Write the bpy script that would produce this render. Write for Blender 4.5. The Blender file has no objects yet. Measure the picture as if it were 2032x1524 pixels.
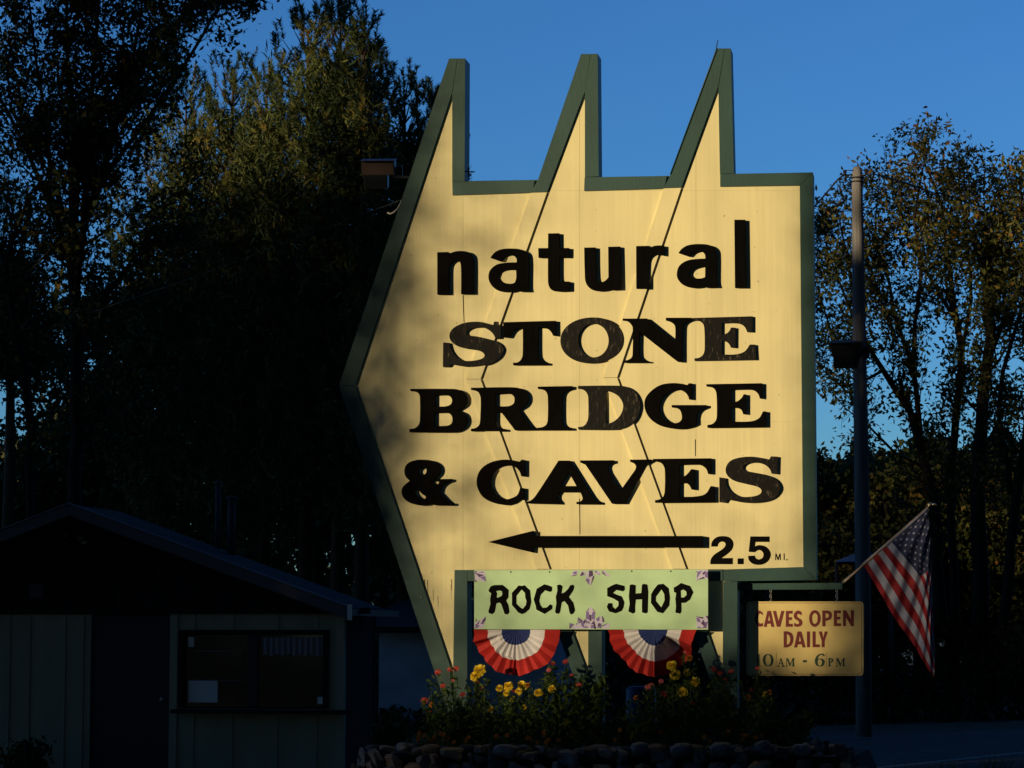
import bpy, bmesh, math, random
import numpy as np
from mathutils import Vector, Matrix
random.seed(7); np.random.seed(7)
scene = bpy.context.scene
R = math.radians
# ------------------------------------------------------------------ camera
TH = math.atan(488/5000.0)
PS = math.atan(870/5000.0*math.cos(TH))
D = 25.6
CAM = Vector((0.0, -D, 1.65))
FW = Vector((-math.sin(PS)*math.cos(TH), math.cos(PS)*math.cos(TH), math.sin(TH)))
RT = Vector((math.cos(PS), math.sin(PS), 0))
UP = RT.cross(FW)
cd = bpy.data.cameras.new('camera'); cam = bpy.data.objects.new('camera', cd)
scene.collection.objects.link(cam); scene.camera = cam
cam.matrix_world = Matrix(((RT.x, UP.x, -FW.x, CAM.x), (RT.y, UP.y, -FW.y, CAM.y), (RT.z, UP.z, -FW.z, CAM.z), (0, 0, 0, 1)))
cd.sensor_width = 36; cd.lens = 5000/2032.0*36; cd.clip_end = 3000
# ------------------------------------------------------------------ light
AZ, EL = R(40), R(5.5)
S = Vector((-math.sin(AZ)*math.cos(EL), -math.cos(AZ)*math.cos(EL), math.sin(EL)))   # towards the sun
SUN_E, SKY_E = 4.15, 0.12
sd = bpy.data.lights.new('sun', 'SUN'); so = bpy.data.objects.new('sun', sd); scene.collection.objects.link(so)
sd.energy = SUN_E; sd.angle = R(0.53); sd.color = (1.0, 0.80, 0.47)
so.rotation_euler = S.to_track_quat('Z', 'Y').to_euler(); so.location = (-20, -30, 12)
w = bpy.data.worlds.new('World'); scene.world = w; w.use_nodes = True
nt = w.node_tree; nt.nodes.clear()
sky = nt.nodes.new('ShaderNodeTexSky'); sky.sky_type = 'NISHITA'; sky.sun_disc = False
sky.sun_elevation = EL; sky.sun_rotation = math.atan2(S.x, S.y) % (2*math.pi)
sky.altitude = 400; sky.air_density = 1.0; sky.dust_density = 0.0; sky.ozone_density = 3.5
bg = nt.nodes.new('ShaderNodeBackground'); bg.inputs[1].default_value = SKY_E
out = nt.nodes.new('ShaderNodeOutputWorld')
wb = nt.nodes.new('ShaderNodeVectorMath'); wb.operation = 'MULTIPLY'; wb.inputs[1].default_value = (.62, 1.0, 1.45)   # daylight white balance of the camera
nt.links.new(sky.outputs[0], wb.inputs[0]); nt.links.new(wb.outputs[0], bg.inputs[0]); nt.links.new(bg.outputs[0], out.inputs[0])
vs = scene.view_settings; vs.view_transform = 'Standard'; vs.look = 'None'; vs.exposure = 0.0; vs.gamma = 1.0
vs.use_curve_mapping = False
scene.cycles.max_bounces = 5; scene.cycles.diffuse_bounces = 3

def at(px, py, Y=0.0):
    """point of the vertical plane y=Y seen at photo pixel (px,py)"""
    d = FW*5000 + RT*(px-1016) + UP*(762-py)
    return CAM + d*((Y+D)/d.y)

# ------------------------------------------------------------------ materials
def mat(name, col, rough=0.6, metal=0.0, noise=0.0, nscale=(8, 8, 8), bump=0.0, bscale=None, spec=None, tone=False, detail=6):
    m = bpy.data.materials.new(name); m.use_nodes = True
    t = m.node_tree; b = t.nodes['Principled BSDF']
    b.inputs['Roughness'].default_value = rough; b.inputs['Metallic'].default_value = metal
    if spec is not None: b.inputs['Specular IOR Level'].default_value = spec
    b.inputs['Base Color'].default_value = (*col, 1)
    geo = t.nodes.new('ShaderNodeNewGeometry')
    def noi(sc, det=detail):
        mp = t.nodes.new('ShaderNodeMapping'); mp.inputs['Scale'].default_value = sc
        t.links.new(geo.outputs['Position'], mp.inputs[0])
        n = t.nodes.new('ShaderNodeTexNoise'); n.inputs['Scale'].default_value = 1; n.inputs['Detail'].default_value = det
        t.links.new(mp.outputs[0], n.inputs[0]); return n
    if noise:
        n = noi(nscale)
        r = t.nodes.new('ShaderNodeMapRange'); r.inputs[1].default_value = .25; r.inputs[2].default_value = .75
        r.inputs[3].default_value = 1-noise; r.inputs[4].default_value = 1+noise
        t.links.new(n.outputs[0], r.inputs[0])
        mx = t.nodes.new('ShaderNodeVectorMath'); mx.operation = 'SCALE'; mx.inputs[0].default_value = col
        t.links.new(r.outputs[0], mx.inputs['Scale']); t.links.new(mx.outputs[0], b.inputs['Base Color'])
    if bump:
        n = noi(bscale or nscale)
        bp = t.nodes.new('ShaderNodeBump'); bp.inputs['Strength'].default_value = 1; bp.inputs['Distance'].default_value = bump
        t.links.new(n.outputs[0], bp.inputs['Height']); t.links.new(bp.outputs[0], b.inputs['Normal'])
    return m

def leafmat(name, stops, rough=0.7, transl=0.25):
    m = bpy.data.materials.new(name); m.use_nodes = True
    t = m.node_tree; b = t.nodes['Principled BSDF']; b.inputs['Roughness'].default_value = rough
    b.inputs['Specular IOR Level'].default_value = .2
    a = t.nodes.new('ShaderNodeAttribute'); a.attribute_name = 'tone'
    r = t.nodes.new('ShaderNodeValToRGB'); e = r.color_ramp.elements
    for i, (p, c) in enumerate(stops):
        if i > 1: e.new(p)
    for i, (p, c) in enumerate(stops):
        e[i].position = p; e[i].color = (*c, 1)
    t.links.new(a.outputs['Fac'], r.inputs[0]); t.links.new(r.outputs[0], b.inputs['Base Color'])
    if transl:
        tr = t.nodes.new('ShaderNodeBsdfTranslucent'); t.links.new(r.outputs[0], tr.inputs[0])
        mx = t.nodes.new('ShaderNodeMixShader'); mx.inputs[0].default_value = transl
        t.links.new(b.outputs[0], mx.inputs[1]); t.links.new(tr.outputs[0], mx.inputs[2])
        t.links.new(mx.outputs[0], t.nodes['Material Output'].inputs[0])
    return m

def cream_mat():
    m = bpy.data.materials.new('cream_plywood_paint'); m.use_nodes = True
    t = m.node_tree; b = t.nodes['Principled BSDF']; b.inputs['Roughness'].default_value = .55
    geo = t.nodes.new('ShaderNodeNewGeometry')
    def noi(sc, det, lo, hi, a, c):
        mp = t.nodes.new('ShaderNodeMapping'); mp.inputs['Scale'].default_value = sc
        t.links.new(geo.outputs['Position'], mp.inputs[0])
        n = t.nodes.new('ShaderNodeTexNoise'); n.inputs['Scale'].default_value = 1; n.inputs['Detail'].default_value = det
        t.links.new(mp.outputs[0], n.inputs[0])
        r = t.nodes.new('ShaderNodeMapRange'); r.inputs[1].default_value = lo; r.inputs[2].default_value = hi
        r.inputs[3].default_value = a; r.inputs[4].default_value = c
        t.links.new(n.outputs[0], r.inputs[0]); return n, r
    def mul(x, y):
        k = t.nodes.new('ShaderNodeMath'); k.operation = 'MULTIPLY'
        t.links.new(x.outputs[0], k.inputs[0]); t.links.new(y.outputs[0], k.inputs[1]); return k
    _, g = noi((55, 55, .9), 5, .3, .7, .95, 1.03)          # vertical grain
    _, s = noi((1.6, 1.6, .8), 6, .3, .7, .87, 1.05)         # weathering
    _, p = noi((30, 30, 22), 2, .735, .76, 1.0, .45)         # specks
    _, q = noi((11, 11, .35), 4, .35, .7, .965, 1.02)         # run marks
    k = mul(mul(mul(g, s), q), p)
    v = t.nodes.new('ShaderNodeVectorMath'); v.operation = 'SCALE'; v.inputs[0].default_value = CREAM
    t.links.new(k.outputs[0], v.inputs['Scale']); t.links.new(v.outputs[0], b.inputs['Base Color'])
    n, _ = noi((120, 120, 2.2), 4, 0, 1, 0, 1)
    bp = t.nodes.new('ShaderNodeBump'); bp.inputs['Distance'].default_value = .0007; bp.inputs['Strength'].default_value = 1
    t.links.new(n.outputs[0], bp.inputs['Height']); t.links.new(bp.outputs[0], b.inputs['Normal'])
    return m
CREAM = (.79, .69, .375)
M = {}
M['cream'] = cream_mat()
M['green'] = mat('dark_green_trim_paint', (.015, .057, .052), .5, noise=.22, nscale=(2, 2, 1.2), bump=.001, bscale=(40, 40, 8))
M['letter'] = mat('black_letter_paint', (.0022, .0016, .0016), .8, spec=.05, noise=.4, nscale=(20, 20, 5), bump=.001)
M['flatblack'] = mat('flat_black_paint', (.003, .0022, .0022), .8, spec=.06)
M['core'] = mat('dark_seam', (.02, .012, .008), .9)
def peeled():
    m = bpy.data.materials.new('peeling_black_paint'); m.use_nodes = True
    t = m.node_tree; b = t.nodes['Principled BSDF']; b.inputs['Roughness'].default_value = .6; b.inputs['Specular IOR Level'].default_value = .15
    geo = t.nodes.new('ShaderNodeNewGeometry')
    mp = t.nodes.new('ShaderNodeMapping'); mp.inputs['Scale'].default_value = (42, 42, 13)
    n = t.nodes.new('ShaderNodeTexNoise'); n.inputs['Scale'].default_value = 1; n.inputs['Detail'].default_value = 7; n.inputs['Roughness'].default_value = .65
    r = t.nodes.new('ShaderNodeValToRGB'); e = r.color_ramp.elements
    e[0].position = .50; e[0].color = (.004, .003, .003, 1); e[1].position = .76; e[1].color = (.16, .13, .09, 1)
    x = e.new(.60); x.color = (.011, .009, .007, 1)
    t.links.new(geo.outputs['Position'], mp.inputs[0]); t.links.new(mp.outputs[0], n.inputs[0])
    t.links.new(n.outputs[0], r.inputs[0]); t.links.new(r.outputs[0], b.inputs['Base Color'])
    bp = t.nodes.new('ShaderNodeBump'); bp.inputs['Distance'].default_value = .003
    t.links.new(n.outputs[0], bp.inputs['Height']); t.links.new(bp.outputs[0], b.inputs['Normal'])
    return m
M['peel'] = peeled()
M['mint'] = mat('pale_green_sign_paint', (.48, .68, .40), .45, noise=.07, nscale=(5, 5, 5))
M['crys_d'] = mat('purple_dark_print', (.085, .035, .13), .5)
M['crys_m'] = mat('purple_mid_print', (.21, .14, .38), .5)
M['crys_l'] = mat('pale_lilac_print', (.60, .54, .74), .5)
M['screw'] = mat('screw_head_metal', (.06, .05, .04), .4, .8)
M['caves'] = mat('ochre_yellow_sign_paint', (.72, .55, .22), .4, noise=.06, nscale=(3, 3, 3))
M['maroon'] = mat('dark_red_lettering', (.16, .012, .012), .5)
M['dgreen'] = mat('dark_green_lettering', (.018, .05, .03), .5)
M['red'] = mat('red_bunting_cloth', (.44, .012, .009), .8, bump=.002, bscale=(60, 60, 60))
M['white'] = mat('white_cloth', (.74, .70, .74), .8, bump=.002, bscale=(60, 60, 60))
M['navy'] = mat('navy_bunting_cloth', (.012, .03, .16), .8, bump=.002, bscale=(60, 60, 60))
M['fred'] = mat('flag_red_cloth', (.45, .02, .03), .75)
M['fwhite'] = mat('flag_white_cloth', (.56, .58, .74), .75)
M['fblue'] = mat('flag_blue_cloth', (.035, .045, .13), .75)
M['pole'] = mat('weathered_grey_wood', (.20, .185, .19), .85, noise=.35, nscale=(30, 30, 1.2), bump=.006)
M['metal'] = mat('galvanised_metal', (.3, .3, .3), .5, .8)
M['dull'] = mat('dull_dark_pipe', (.05, .055, .07), .8)
M['brass'] = mat('gold_finial_metal', (.9, .75, .45), .35, .8)
M['flagpole'] = mat('pale_varnished_wood', (.62, .48, .36), .45)
M['blackm'] = mat('black_metal', (.015, .015, .018), .5, .3)
M['brownm'] = mat('bronze_painted_metal', (.05, .03, .025), .5, .2)
M['glass'] = mat('dark_glass', (.01, .012, .015), .08, 0)
M['shed'] = mat('cream_board_paint', (.27, .27, .19), .75, noise=.12, nscale=(6, 6, 1))
M['shedtrim'] = mat('cream_batten_paint', (.30, .30, .22), .7)
M['brown'] = mat('dark_brown_wood', (.022, .017, .018), .9, spec=.15, noise=.3, nscale=(12, 12, 2))
M['door'] = mat('dark_blue_brown_door_paint', (.025, .025, .035), .8)
M['fascia'] = mat('grey_blue_fascia_paint', (.05, .055, .075), .6)
M['drip'] = mat('roof_edge_sky_tint', (.13, .145, .2), .7, .2)  # lighter blue stands in for sky reflected along the roof edge
M['shingle'] = mat('grey_roof_shingle', (.035, .035, .045), .9, spec=.15, noise=.3, nscale=(20, 20, 20))
M['paper'] = mat('white_paper', (.62, .66, .72), .7)
M['curtain'] = mat('pale_curtain_cloth', (.2, .2, .24), .9)
M['bark'] = mat('dark_grey_bark', (.028, .023, .019), .95, spec=.1, noise=.35, nscale=(14, 14, 3), bump=.02, bscale=(18, 18, 3))
M['pbark'] = mat('reddish_pine_bark', (.085, .055, .036), .9, spec=.1, noise=.3, nscale=(20, 20, 5))
M['soil'] = mat('dark_soil', (.03, .022, .016), 1, noise=.4, nscale=(20, 20, 20), bump=.02)
M['grassg'] = mat('dark_grass_ground', (.028, .035, .016), 1, noise=.5, nscale=(3, 3, 3), bump=.03)
M['asphalt'] = mat('asphalt', (.05, .05, .055), .9, noise=.45, nscale=(2.2, 2.2, 2.2), bump=.012, bscale=(90, 90, 90))
M['line'] = mat('worn_white_road_paint', (.22, .22, .21), .7, noise=.25, nscale=(14, 14, 14))
M['tarp'] = mat('blue_canopy_cloth', (.02, .10, .42), .7)
M['pale'] = mat('pale_blue_siding_paint', (.42, .47, .58), .8, noise=.25, nscale=(1.5, 1.5, 2.5))
M['blueb'] = mat('blue_plastic', (.01, .03, .12), .5)
M['wire'] = mat('black_cable', (.02, .02, .022), .6)
M['wirel'] = mat('pale_weathered_cable', (.5, .46, .38), .5)
M['wired'] = mat('grey_weathered_cable', (.04, .04, .04), .8)
M['stem'] = mat('plant_stem_green', (.05, .085, .025), .7)
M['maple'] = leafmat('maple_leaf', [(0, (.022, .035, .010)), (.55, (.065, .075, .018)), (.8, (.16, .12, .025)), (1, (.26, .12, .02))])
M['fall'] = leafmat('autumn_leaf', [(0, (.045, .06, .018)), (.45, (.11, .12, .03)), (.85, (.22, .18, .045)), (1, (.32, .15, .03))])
M['needle'] = leafmat('pine_needle', [(0, (.035, .055, .018)), (.55, (.10, .12, .036)), (.85, (.21, .18, .045)), (1, (.32, .19, .04))], transl=.15)
M['plantleaf'] = leafmat('flower_plant_leaf', [(0, (.035, .07, .015)), (1, (.11, .16, .03))])
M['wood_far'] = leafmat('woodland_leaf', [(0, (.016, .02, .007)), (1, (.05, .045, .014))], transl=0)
for k, c in dict(yellow=(.95, .68, .03), orange=(.6, .2, .01), fred2=(.42, .035, .025), pink=(.6, .12, .13)).items():
    M['fl_'+k] = mat(k+'_petal', c, .6)
M['centre'] = mat('flower_centre', (.35, .12, .01), .8)
STONE = [mat('field_stone_%s' % n, c, .85, noise=.3, nscale=(14, 14, 14), bump=.012, bscale=(22, 22, 22)) for n, c in
         [('grey', (.17, .17, .19)), ('tan', (.30, .22, .15)), ('blue_grey', (.13, .15, .19)), ('pink', (.26, .19, .17)), ('dark', (.07, .07, .08))]]

# ------------------------------------------------------------------ builders
COL = scene.collection
def thing(name, label, cat, loc=(0, 0, 0), group=None):
    o = bpy.data.objects.new(name, None); COL.objects.link(o); o.location = loc
    o.empty_display_size = .2
    o['label'] = label; o['category'] = cat
    if group: o['group'] = group
    return o
def root_loc(p):
    v = Vector((0, 0, 0))
    while p is not None:
        v = v + p.location; p = p.parent
    return v
def obj(name, me, m=None, parent=None, kind=None):
    if m is not None:
        for x in (m if isinstance(m, (list, tuple)) else [m]): me.materials.append(x)
    o = bpy.data.objects.new(name, me); COL.objects.link(o)
    if parent is not None:
        me.transform(Matrix.Translation(-root_loc(parent))); o.parent = parent
    if kind: o['kind'] = kind
    return o
def pyd(name, v, f, m=None, parent=None, kind=None, smooth=False, mi=None):
    me = bpy.data.meshes.new(name); me.from_pydata([tuple(x) for x in v], [], f); me.update()
    if smooth: me.shade_smooth()
    if mi is not None: me.polygons.foreach_set('material_index', mi)
    return obj(name, me, m, parent, kind)
def fixn(me):
    bm = bmesh.new(); bm.from_mesh(me); bmesh.ops.recalc_face_normals(bm, faces=bm.faces); bm.to_mesh(me); bm.free()
def quads(name, V, tone, m, parent=None, kind=None, k=4):
    """V: (n*k,3) array; n faces of k corners each"""
    n = len(V)//k
    me = bpy.data.meshes.new(name)
    me.vertices.add(n*k); me.vertices.foreach_set('co', np.asarray(V, dtype=np.float32).ravel())
    me.loops.add(n*k); me.loops.foreach_set('vertex_index', np.arange(n*k, dtype=np.int32))
    me.polygons.add(n); me.polygons.foreach_set('loop_start', np.arange(0, n*k, k, dtype=np.int32))
    me.update()
    a = me.attributes.new('tone', 'FLOAT', 'FACE'); a.data.foreach_set('value', np.asarray(tone, dtype=np.float32))
    return obj(name, me, m, parent, kind)
def prism(name, pts, y0, y1, m, parent=None, holes=()):
    """polygon of world (x,z) points, from y0 (front) to y1 (back)"""
    bm = bmesh.new()
    loops = []
    for lp in [pts]+list(holes):
        vsx = [bm.verts.new((p[0], y0, p[1])) for p in lp]
        loops.append(vsx)
        for i in range(len(vsx)): bm.edges.new((vsx[i], vsx[(i+1) % len(vsx)]))
    bmesh.ops.triangle_fill(bm, edges=bm.edges[:], use_beauty=True, use_dissolve=False)
    faces = bm.faces[:]
    if y1 > y0:
        r = bmesh.ops.extrude_face_region(bm, geom=faces)
        for v in r['geom']:
            if isinstance(v, bmesh.types.BMVert): v.co.y = y1
    bmesh.ops.recalc_face_normals(bm, faces=bm.faces)
    me = bpy.data.meshes.new(name); bm.to_mesh(me); bm.free()
    if y1 == y0:
        for p in me.polygons:
            pass
    return obj(name, me, m, parent)
def pxpoly(pts, Y):
    r = []
    for p in pts:
        a = at(p[0], p[1], Y); r.append((a.x, a.z))
    return r
def pxprism(name, pts, Y, y1, m, parent=None, holes=()):
    return prism(name, pxpoly(pts, Y), Y, y1, m, parent, [pxpoly(h, Y) for h in holes])
def box(name, lo, hi, m, parent=None, bev=0.0):
    bm = bmesh.new(); bmesh.ops.create_cube(bm, size=1)
    for v in bm.verts:
        v.co = Vector([(lo[i]+hi[i])/2+v.co[i]*(hi[i]-lo[i]) for i in range(3)])
    if bev: bmesh.ops.bevel(bm, geom=bm.edges[:], offset=bev, segments=2, affect='EDGES')
    me = bpy.data.meshes.new(name); bm.to_mesh(me); bm.free()
    return obj(name, me, m, parent)
def smooth_path(pts, sub=6):
    """pts: (x,y,flag) flag 1 = smooth. closed. returns dense list"""
    n = len(pts); res = []
    P = [np.array(p[:2], float) for p in pts]; F = [p[2] if len(p) > 2 else 0 for p in pts]
    for i in range(n):
        a, b = P[i], P[(i+1) % n]; fa, fb = F[i], F[(i+1) % n]
        res.append(tuple(a))
        if not fa and not fb: continue
        L = np.linalg.norm(b-a)
        def tan(j):
            t = P[(j+1) % n]-P[j-1]; return t/(np.linalg.norm(t)+1e-9)
        chord = (b-a)/(L+1e-9)
        ta = tan(i) if fa else chord
        tb = tan((i+1) % n) if fb else chord
        # limit overshoot
        c1 = a+ta*L/3; c2 = b-tb*L/3
        for s in range(1, sub):
            t = s/sub
            res.append(tuple((1-t)**3*a+3*(1-t)**2*t*c1+3*(1-t)*t*t*c2+t**3*b))
    return res
def ellipse(cx, cy, rx, ry, n=40, rot=0, p=2.0):
    r = []
    for i in range(n):
        t = 2*math.pi*i/n; c, s = math.cos(t), math.sin(t)
        x = rx*math.copysign(abs(c)**(2/p), c); y = ry*math.copysign(abs(s)**(2/p), s)
        r.append((cx+x*math.cos(rot)-y*math.sin(rot), cy+x*math.sin(rot)+y*math.cos(rot)))
    return r
def glyph(crop, outl, Y, th, m, parent, holes=(), name='letter'):
    s, ox, oy = crop
    f = lambda path: [(ox+x/s, oy+y/s) for x, y in smooth_path(path)]
    return pxprism(name, f(outl), Y, Y+th, m, parent, [f(h) for h in holes])
def tube(name, paths, m, parent=None, sides=6, kind=None, smooth=True):
    """paths: list of [(pos, radius),...]"""
    V, Fc = [], []
    for path in paths:
        n = len(path); base = len(V)
        prev = None
        for i, (p, r) in enumerate(path):
            p = Vector(p)
            a = Vector(path[max(0, i-1)][0]); b = Vector(path[min(n-1, i+1)][0])
            d = (b-a).normalized() if (b-a).length > 1e-9 else Vector((0, 0, 1))
            if prev is None:
                u = d.orthogonal().normalized()
            else:
                u = (prev-d*prev.dot(d)); u = u.normalized() if u.length > 1e-6 else d.orthogonal().normalized()
            prev = u; v = d.cross(u)
            for k in range(sides):
                t = 2*math.pi*k/sides
                V.append(p+(u*math.cos(t)+v*math.sin(t))*r)
        for i in range(n-1):
            for k in range(sides):
                k2 = (k+1) % sides
                Fc.append((base+i*sides+k, base+i*sides+k2, base+(i+1)*sides+k2, base+(i+1)*sides+k))
        Fc.append(tuple(base+k for k in reversed(range(sides))))
        Fc.append(tuple(base+(n-1)*sides+k for k in range(sides)))
    return pyd(name, V, Fc, m, parent, kind, smooth)
def lathe(name, prof, loc, m, parent=None, sides=12, smooth=True):
    """prof [(r,z)]"""
    return tube(name, [[(Vector(loc)+Vector((0, 0, z)), max(r, 1e-4)) for r, z in prof]], m, parent, sides, None, smooth)
# ------------------------------------------------------------------ ground, road
def sheet(name, pts, z, m, kind='structure'):
    return pyd(name, [(x, y, z) for x, y in pts], [tuple(range(len(pts)))], m, None, kind)
sheet('ground', [(-600, -200), (600, -200), (600, 900), (-600, 900)], 0, M['grassg'])
# road crossing behind at the right: far edge ~ y 1455 px, near white line rising to the right
def gnd(px, py):
    d = FW*5000+RT*(px-1016)+UP*(762-py); return CAM+d*(-CAM.z/d.z)
ra, rb = gnd(1690, 1456), gnd(2032, 1447)
na, nb = gnd(1750, 1524), gnd(2032, 1494)
dv = (rb-ra).normalized()
def ext(p, d, t): q = p+d*t; return (q.x, q.y)
dn = (nb-na).normalized()
near0 = gnd(1640, 1560)
sheet('road', [ext(ra, dv, -3.0), ext(rb, dv, 60), (70, -8), ext(near0, dn, -1.5)], .004, M['asphalt'])
off = Vector((-dn.y, dn.x, 0))*.07
l0 = na-dn*2; l1 = nb+dn*30
sheet('road_edge_line', [((l0-off).x, (l0-off).y), ((l1-off).x, (l1-off).y), ((l1+off).x, (l1+off).y), ((l0+off).x, (l0+off).y)], .008, M['line'])

# ------------------------------------------------------------------ the big arrow sign
YF, YP, YL, YB = 0.0, 0.028, -0.023, 0.27
sign = thing('arrow_sign', 'tall cream roadside sign of three nested arrows with green edges and raised black letters', 'sign', at(1180, 1440, .1))
OUT = [(672.6, 765), (891, 116), (923, 116), (921.8, 358), (1068, 355.5), (1153, 107), (1186, 106.5), (1188, 350.5), (1330, 347.5), (1422, 96),
       (1450, 96), (1456, 343.5), (1613, 342), (1620, 1151), (1463, 1153), (1463, 1450), (1444, 1450), (1375, 1250), (1341, 1153), (1194, 1153),
       (1194, 1450), (1176, 1450), (1105, 1250), (1072, 1153), (927, 1153), (927, 1450), (902, 1450)]
pxp = pxpoly(OUT, 0)
prism('sign_core', pxp, .0362, YB, M['green'], sign)
# cream plywood sheets with open seams
PAN = [(690, 765), (900, 140), (913, 140), (912, 374), (1074, 371), (1162, 130), (1177, 130), (1177, 366), (1338, 362), (1430, 118), (1442, 118), (1444, 358),
       (1601, 356), (1607, 1138), (1450, 1140), (1450, 1345), (1428, 1345), (1354, 1141), (1184, 1142), (1184, 1345), (1162, 1345), (1085, 1142), (914, 1142), (914, 1345), (886, 1345)]
def clip(poly, a, b, c):        # keep a*x+b*y<=c
    o = []
    for i in range(len(poly)):
        p, q = poly[i], poly[(i+1) % len(poly)]
        dp, dq = a*p[0]+b*p[1]-c, a*q[0]+b*q[1]-c
        if dp <= 0: o.append(p)
        if (dp < 0 < dq) or (dq < 0 < dp):
            t = dp/(dp-dq); o.append((p[0]+(q[0]-p[0])*t, p[1]+(q[1]-p[1])*t))
    return o
backing = pxprism('seam_backing', PAN, .0345, .0358, M['cream'], sign)
xs = [600, 919, 1150, 1381, 1700]
G = .16
def split_components(c, x0, x1, y0, y1):
    return [c]
cells = []
for i in range(4):
    ys = [60, 378, 837, 1500] if i != 0 else [60, 837, 1149, 1500]
    for j in range(3):
        x0, x1, y0, y1 = xs[i]+G*(i > 0), xs[i+1]-G*(i < 3), ys[j]+G*.6, ys[j+1]-G*.6
        cells.append((x0, x1, y0, y1))
# cut further at the notches so every sheet stays a simple polygon
cuts = []
for (x0, x1, y0, y1) in cells:
    cuts.append((x0, x1, y0, y1))
for (x0, x1, y0, y1) in cuts:
    c = clip(clip(clip(clip(PAN, 1, 0, x1), -1, 0, -x0), 0, 1, y1), 0, -1, -y0)
    if len(c) < 3: continue
    # remove consecutive duplicates
    c2 = [c[0]]
    for p in c[1:]:
        if abs(p[0]-c2[-1][0])+abs(p[1]-c2[-1][1]) > .05: c2.append(p)
    area = sum(c2[i][0]*c2[(i+1) % len(c2)][1]-c2[(i+1) % len(c2)][0]*c2[i][1] for i in range(len(c2)))/2
    if abs(area) < 60: continue
    pxprism('plywood_panel', c2, YP, .0342, M['cream'], sign)
# trim boards (front face y=0)
g = M['green']; cr = M['cream']
BOARDS = [
    ([(891, 116), (907.3, 116), (897, 184), (705, 764.5), (672.6, 764.5)], g, 0),
    ([(672.6, 765.5), (705, 765.5), (893, 1321), (902, 1449), (901, 1449)], g, 0),
    ([(908, 116), (923, 116), (921.8, 359), (921.8, 360), (897.3, 360), (897.3, 187)], g, 0),
    ([(897.3, 360.8), (1061, 358), (1056, 382), (898, 387)], g, 0.0015),
    ([(1153, 107), (1171, 107), (1161, 180), (1085.5, 381), (1053, 381.8), (1068, 355.5)], g, 0),
    ([(1171.7, 107), (1186, 106.5), (1188, 350), (1160.5, 351), (1160.5, 184)], g, 0),
    ([(1160, 351.8), (1323, 349), (1318.5, 374), (1159, 378.5)], g, 0.0015),
    ([(1422, 96), (1438, 96), (1425, 171), (1352, 372), (1317.5, 373), (1330, 347.5)], g, 0),
    ([(1438.7, 96), (1450, 96), (1456, 343.5), (1456, 344), (1428.5, 344.5), (1425.5, 175)], g, 0),
    ([(1429, 345.2), (1613, 342), (1586.5, 367.5), (1429, 370)], g, 0.0015),
    ([(1613, 342.6), (1620, 1150.4), (1594, 1124), (1587, 368)], g, 0),
    ([(1594, 1125), (1619.4, 1151), (1463, 1153), (1435.5, 1153), (1435.5, 1130)], g, 0.0015),
    ([(1435, 1153.8), (1463, 1153.8), (1463, 1449), (1444, 1449), (1434, 1344)], g, 0),
    ([(927.6, 1131), (1434, 1129.5), (1434, 1152.5), (927.6, 1153)], g, 0.0015),
    ([(902, 1131), (927, 1131), (927, 1449), (902.8, 1449), (899.3, 1325)], g, 0),
    ([(1167, 1153.8), (1194, 1153.8), (1194, 1449), (1177, 1449), (1167.3, 1342)], g, 0),
    ([(1099, 1153.8), (1167, 1338.5), (1176.3, 1449), (1105, 1250), (1072.5, 1153.8)], g, 0),
    ([(1370, 1153.8), (1434, 1340), (1443.5, 1449), (1375, 1250), (1341.5, 1153.8)], g, 0),
    # cream painted boards of the second and third arrows
    ([(1053, 382.6), (1085.2, 381.8), (953.6, 752), (924.5, 752)], cr, .001),
    ([(924.5, 752.8), (953.6, 752.8), (1090.3, 1129), (1064, 1129)], cr, .001),
    ([(1317, 373.8), (1351.6, 372.8), (1224.5, 749), (1197, 749)], cr, .001),
    ([(1197, 749.8), (1224.5, 749.8), (1361.5, 1128.7), (1334, 1128.7)], cr, .001)]
for pts, m, dy in BOARDS:
    pxprism('trim_board', pts, YF+dy, .0355, m, sign)
# metal flashing strip along the third spike, bent nail on the first
a0, a1, a2 = at(1424.5, 79, -.004), at(1421, 100, -.004), at(1330, 346, -.004)
tube('flashing_strip', [[(a0, .005), (a1, .008), (a2, .007)]], M['green'], sign, 4)
tube('hook', [[(at(922, 340, .05), .008), (at(942, 341, .05), .007)], [(at(929, 332, .05), .008), (at(930, 352, .05), .008)]], M['blackm'], sign, 5)
tube('screw', [[(at(836, 1185, -.004), .012), (at(836, 1185, 0), .012)]], M['metal'], sign, 8)

# letters ------------------------------------------------------------
A = (5.976, 840, 420); B = (5.644, 1140, 420); C = (5.976, 860, 610); Dd = (5.976, 1180, 610)
E = (5.644, 800, 745); F = (5.08, 1140, 745); Gc = (5.347, 780, 890); H = (5.08, 1160, 890); I = (3.079, 940, 1030)
LM, PM = M['letter'], M['peel']; TH_ = .0505
def L(crop, o, holes=(), m=LM, y=YL, th=TH_): return glyph(crop, o, y, th, m, sign, holes)
L(A, [(165,480),(298,478),(302,500),(370,474,1),(440,466,1),(530,478,1),(578,520,1),(592,590,1),(592,975),(448,975),(445,640,1),(422,585,1),(370,580,1),(318,620,1),(302,690,1),(302,980),(165,980)])
L(A, [(795,545),(850,480,1),(930,445,1),(1040,437,1),(1150,447,1),(1225,485,1),(1248,560,1),(1248,890,1),(1256,945),(1150,945),(1128,925),(1050,947,1),(960,952,1),(860,920,1),(793,850,1),(772,770,1),(795,690,1),(870,628,1),(960,607,1),(1108,600),(1105,560,1),(1075,525,1),(1030,517,1),(975,535,1),(920,588)],
  [[(893,775,1),(925,715,1),(1010,690,1),(1100,692),(1100,795,1),(1075,845,1),(1000,852,1),(925,830,1)]])
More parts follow.
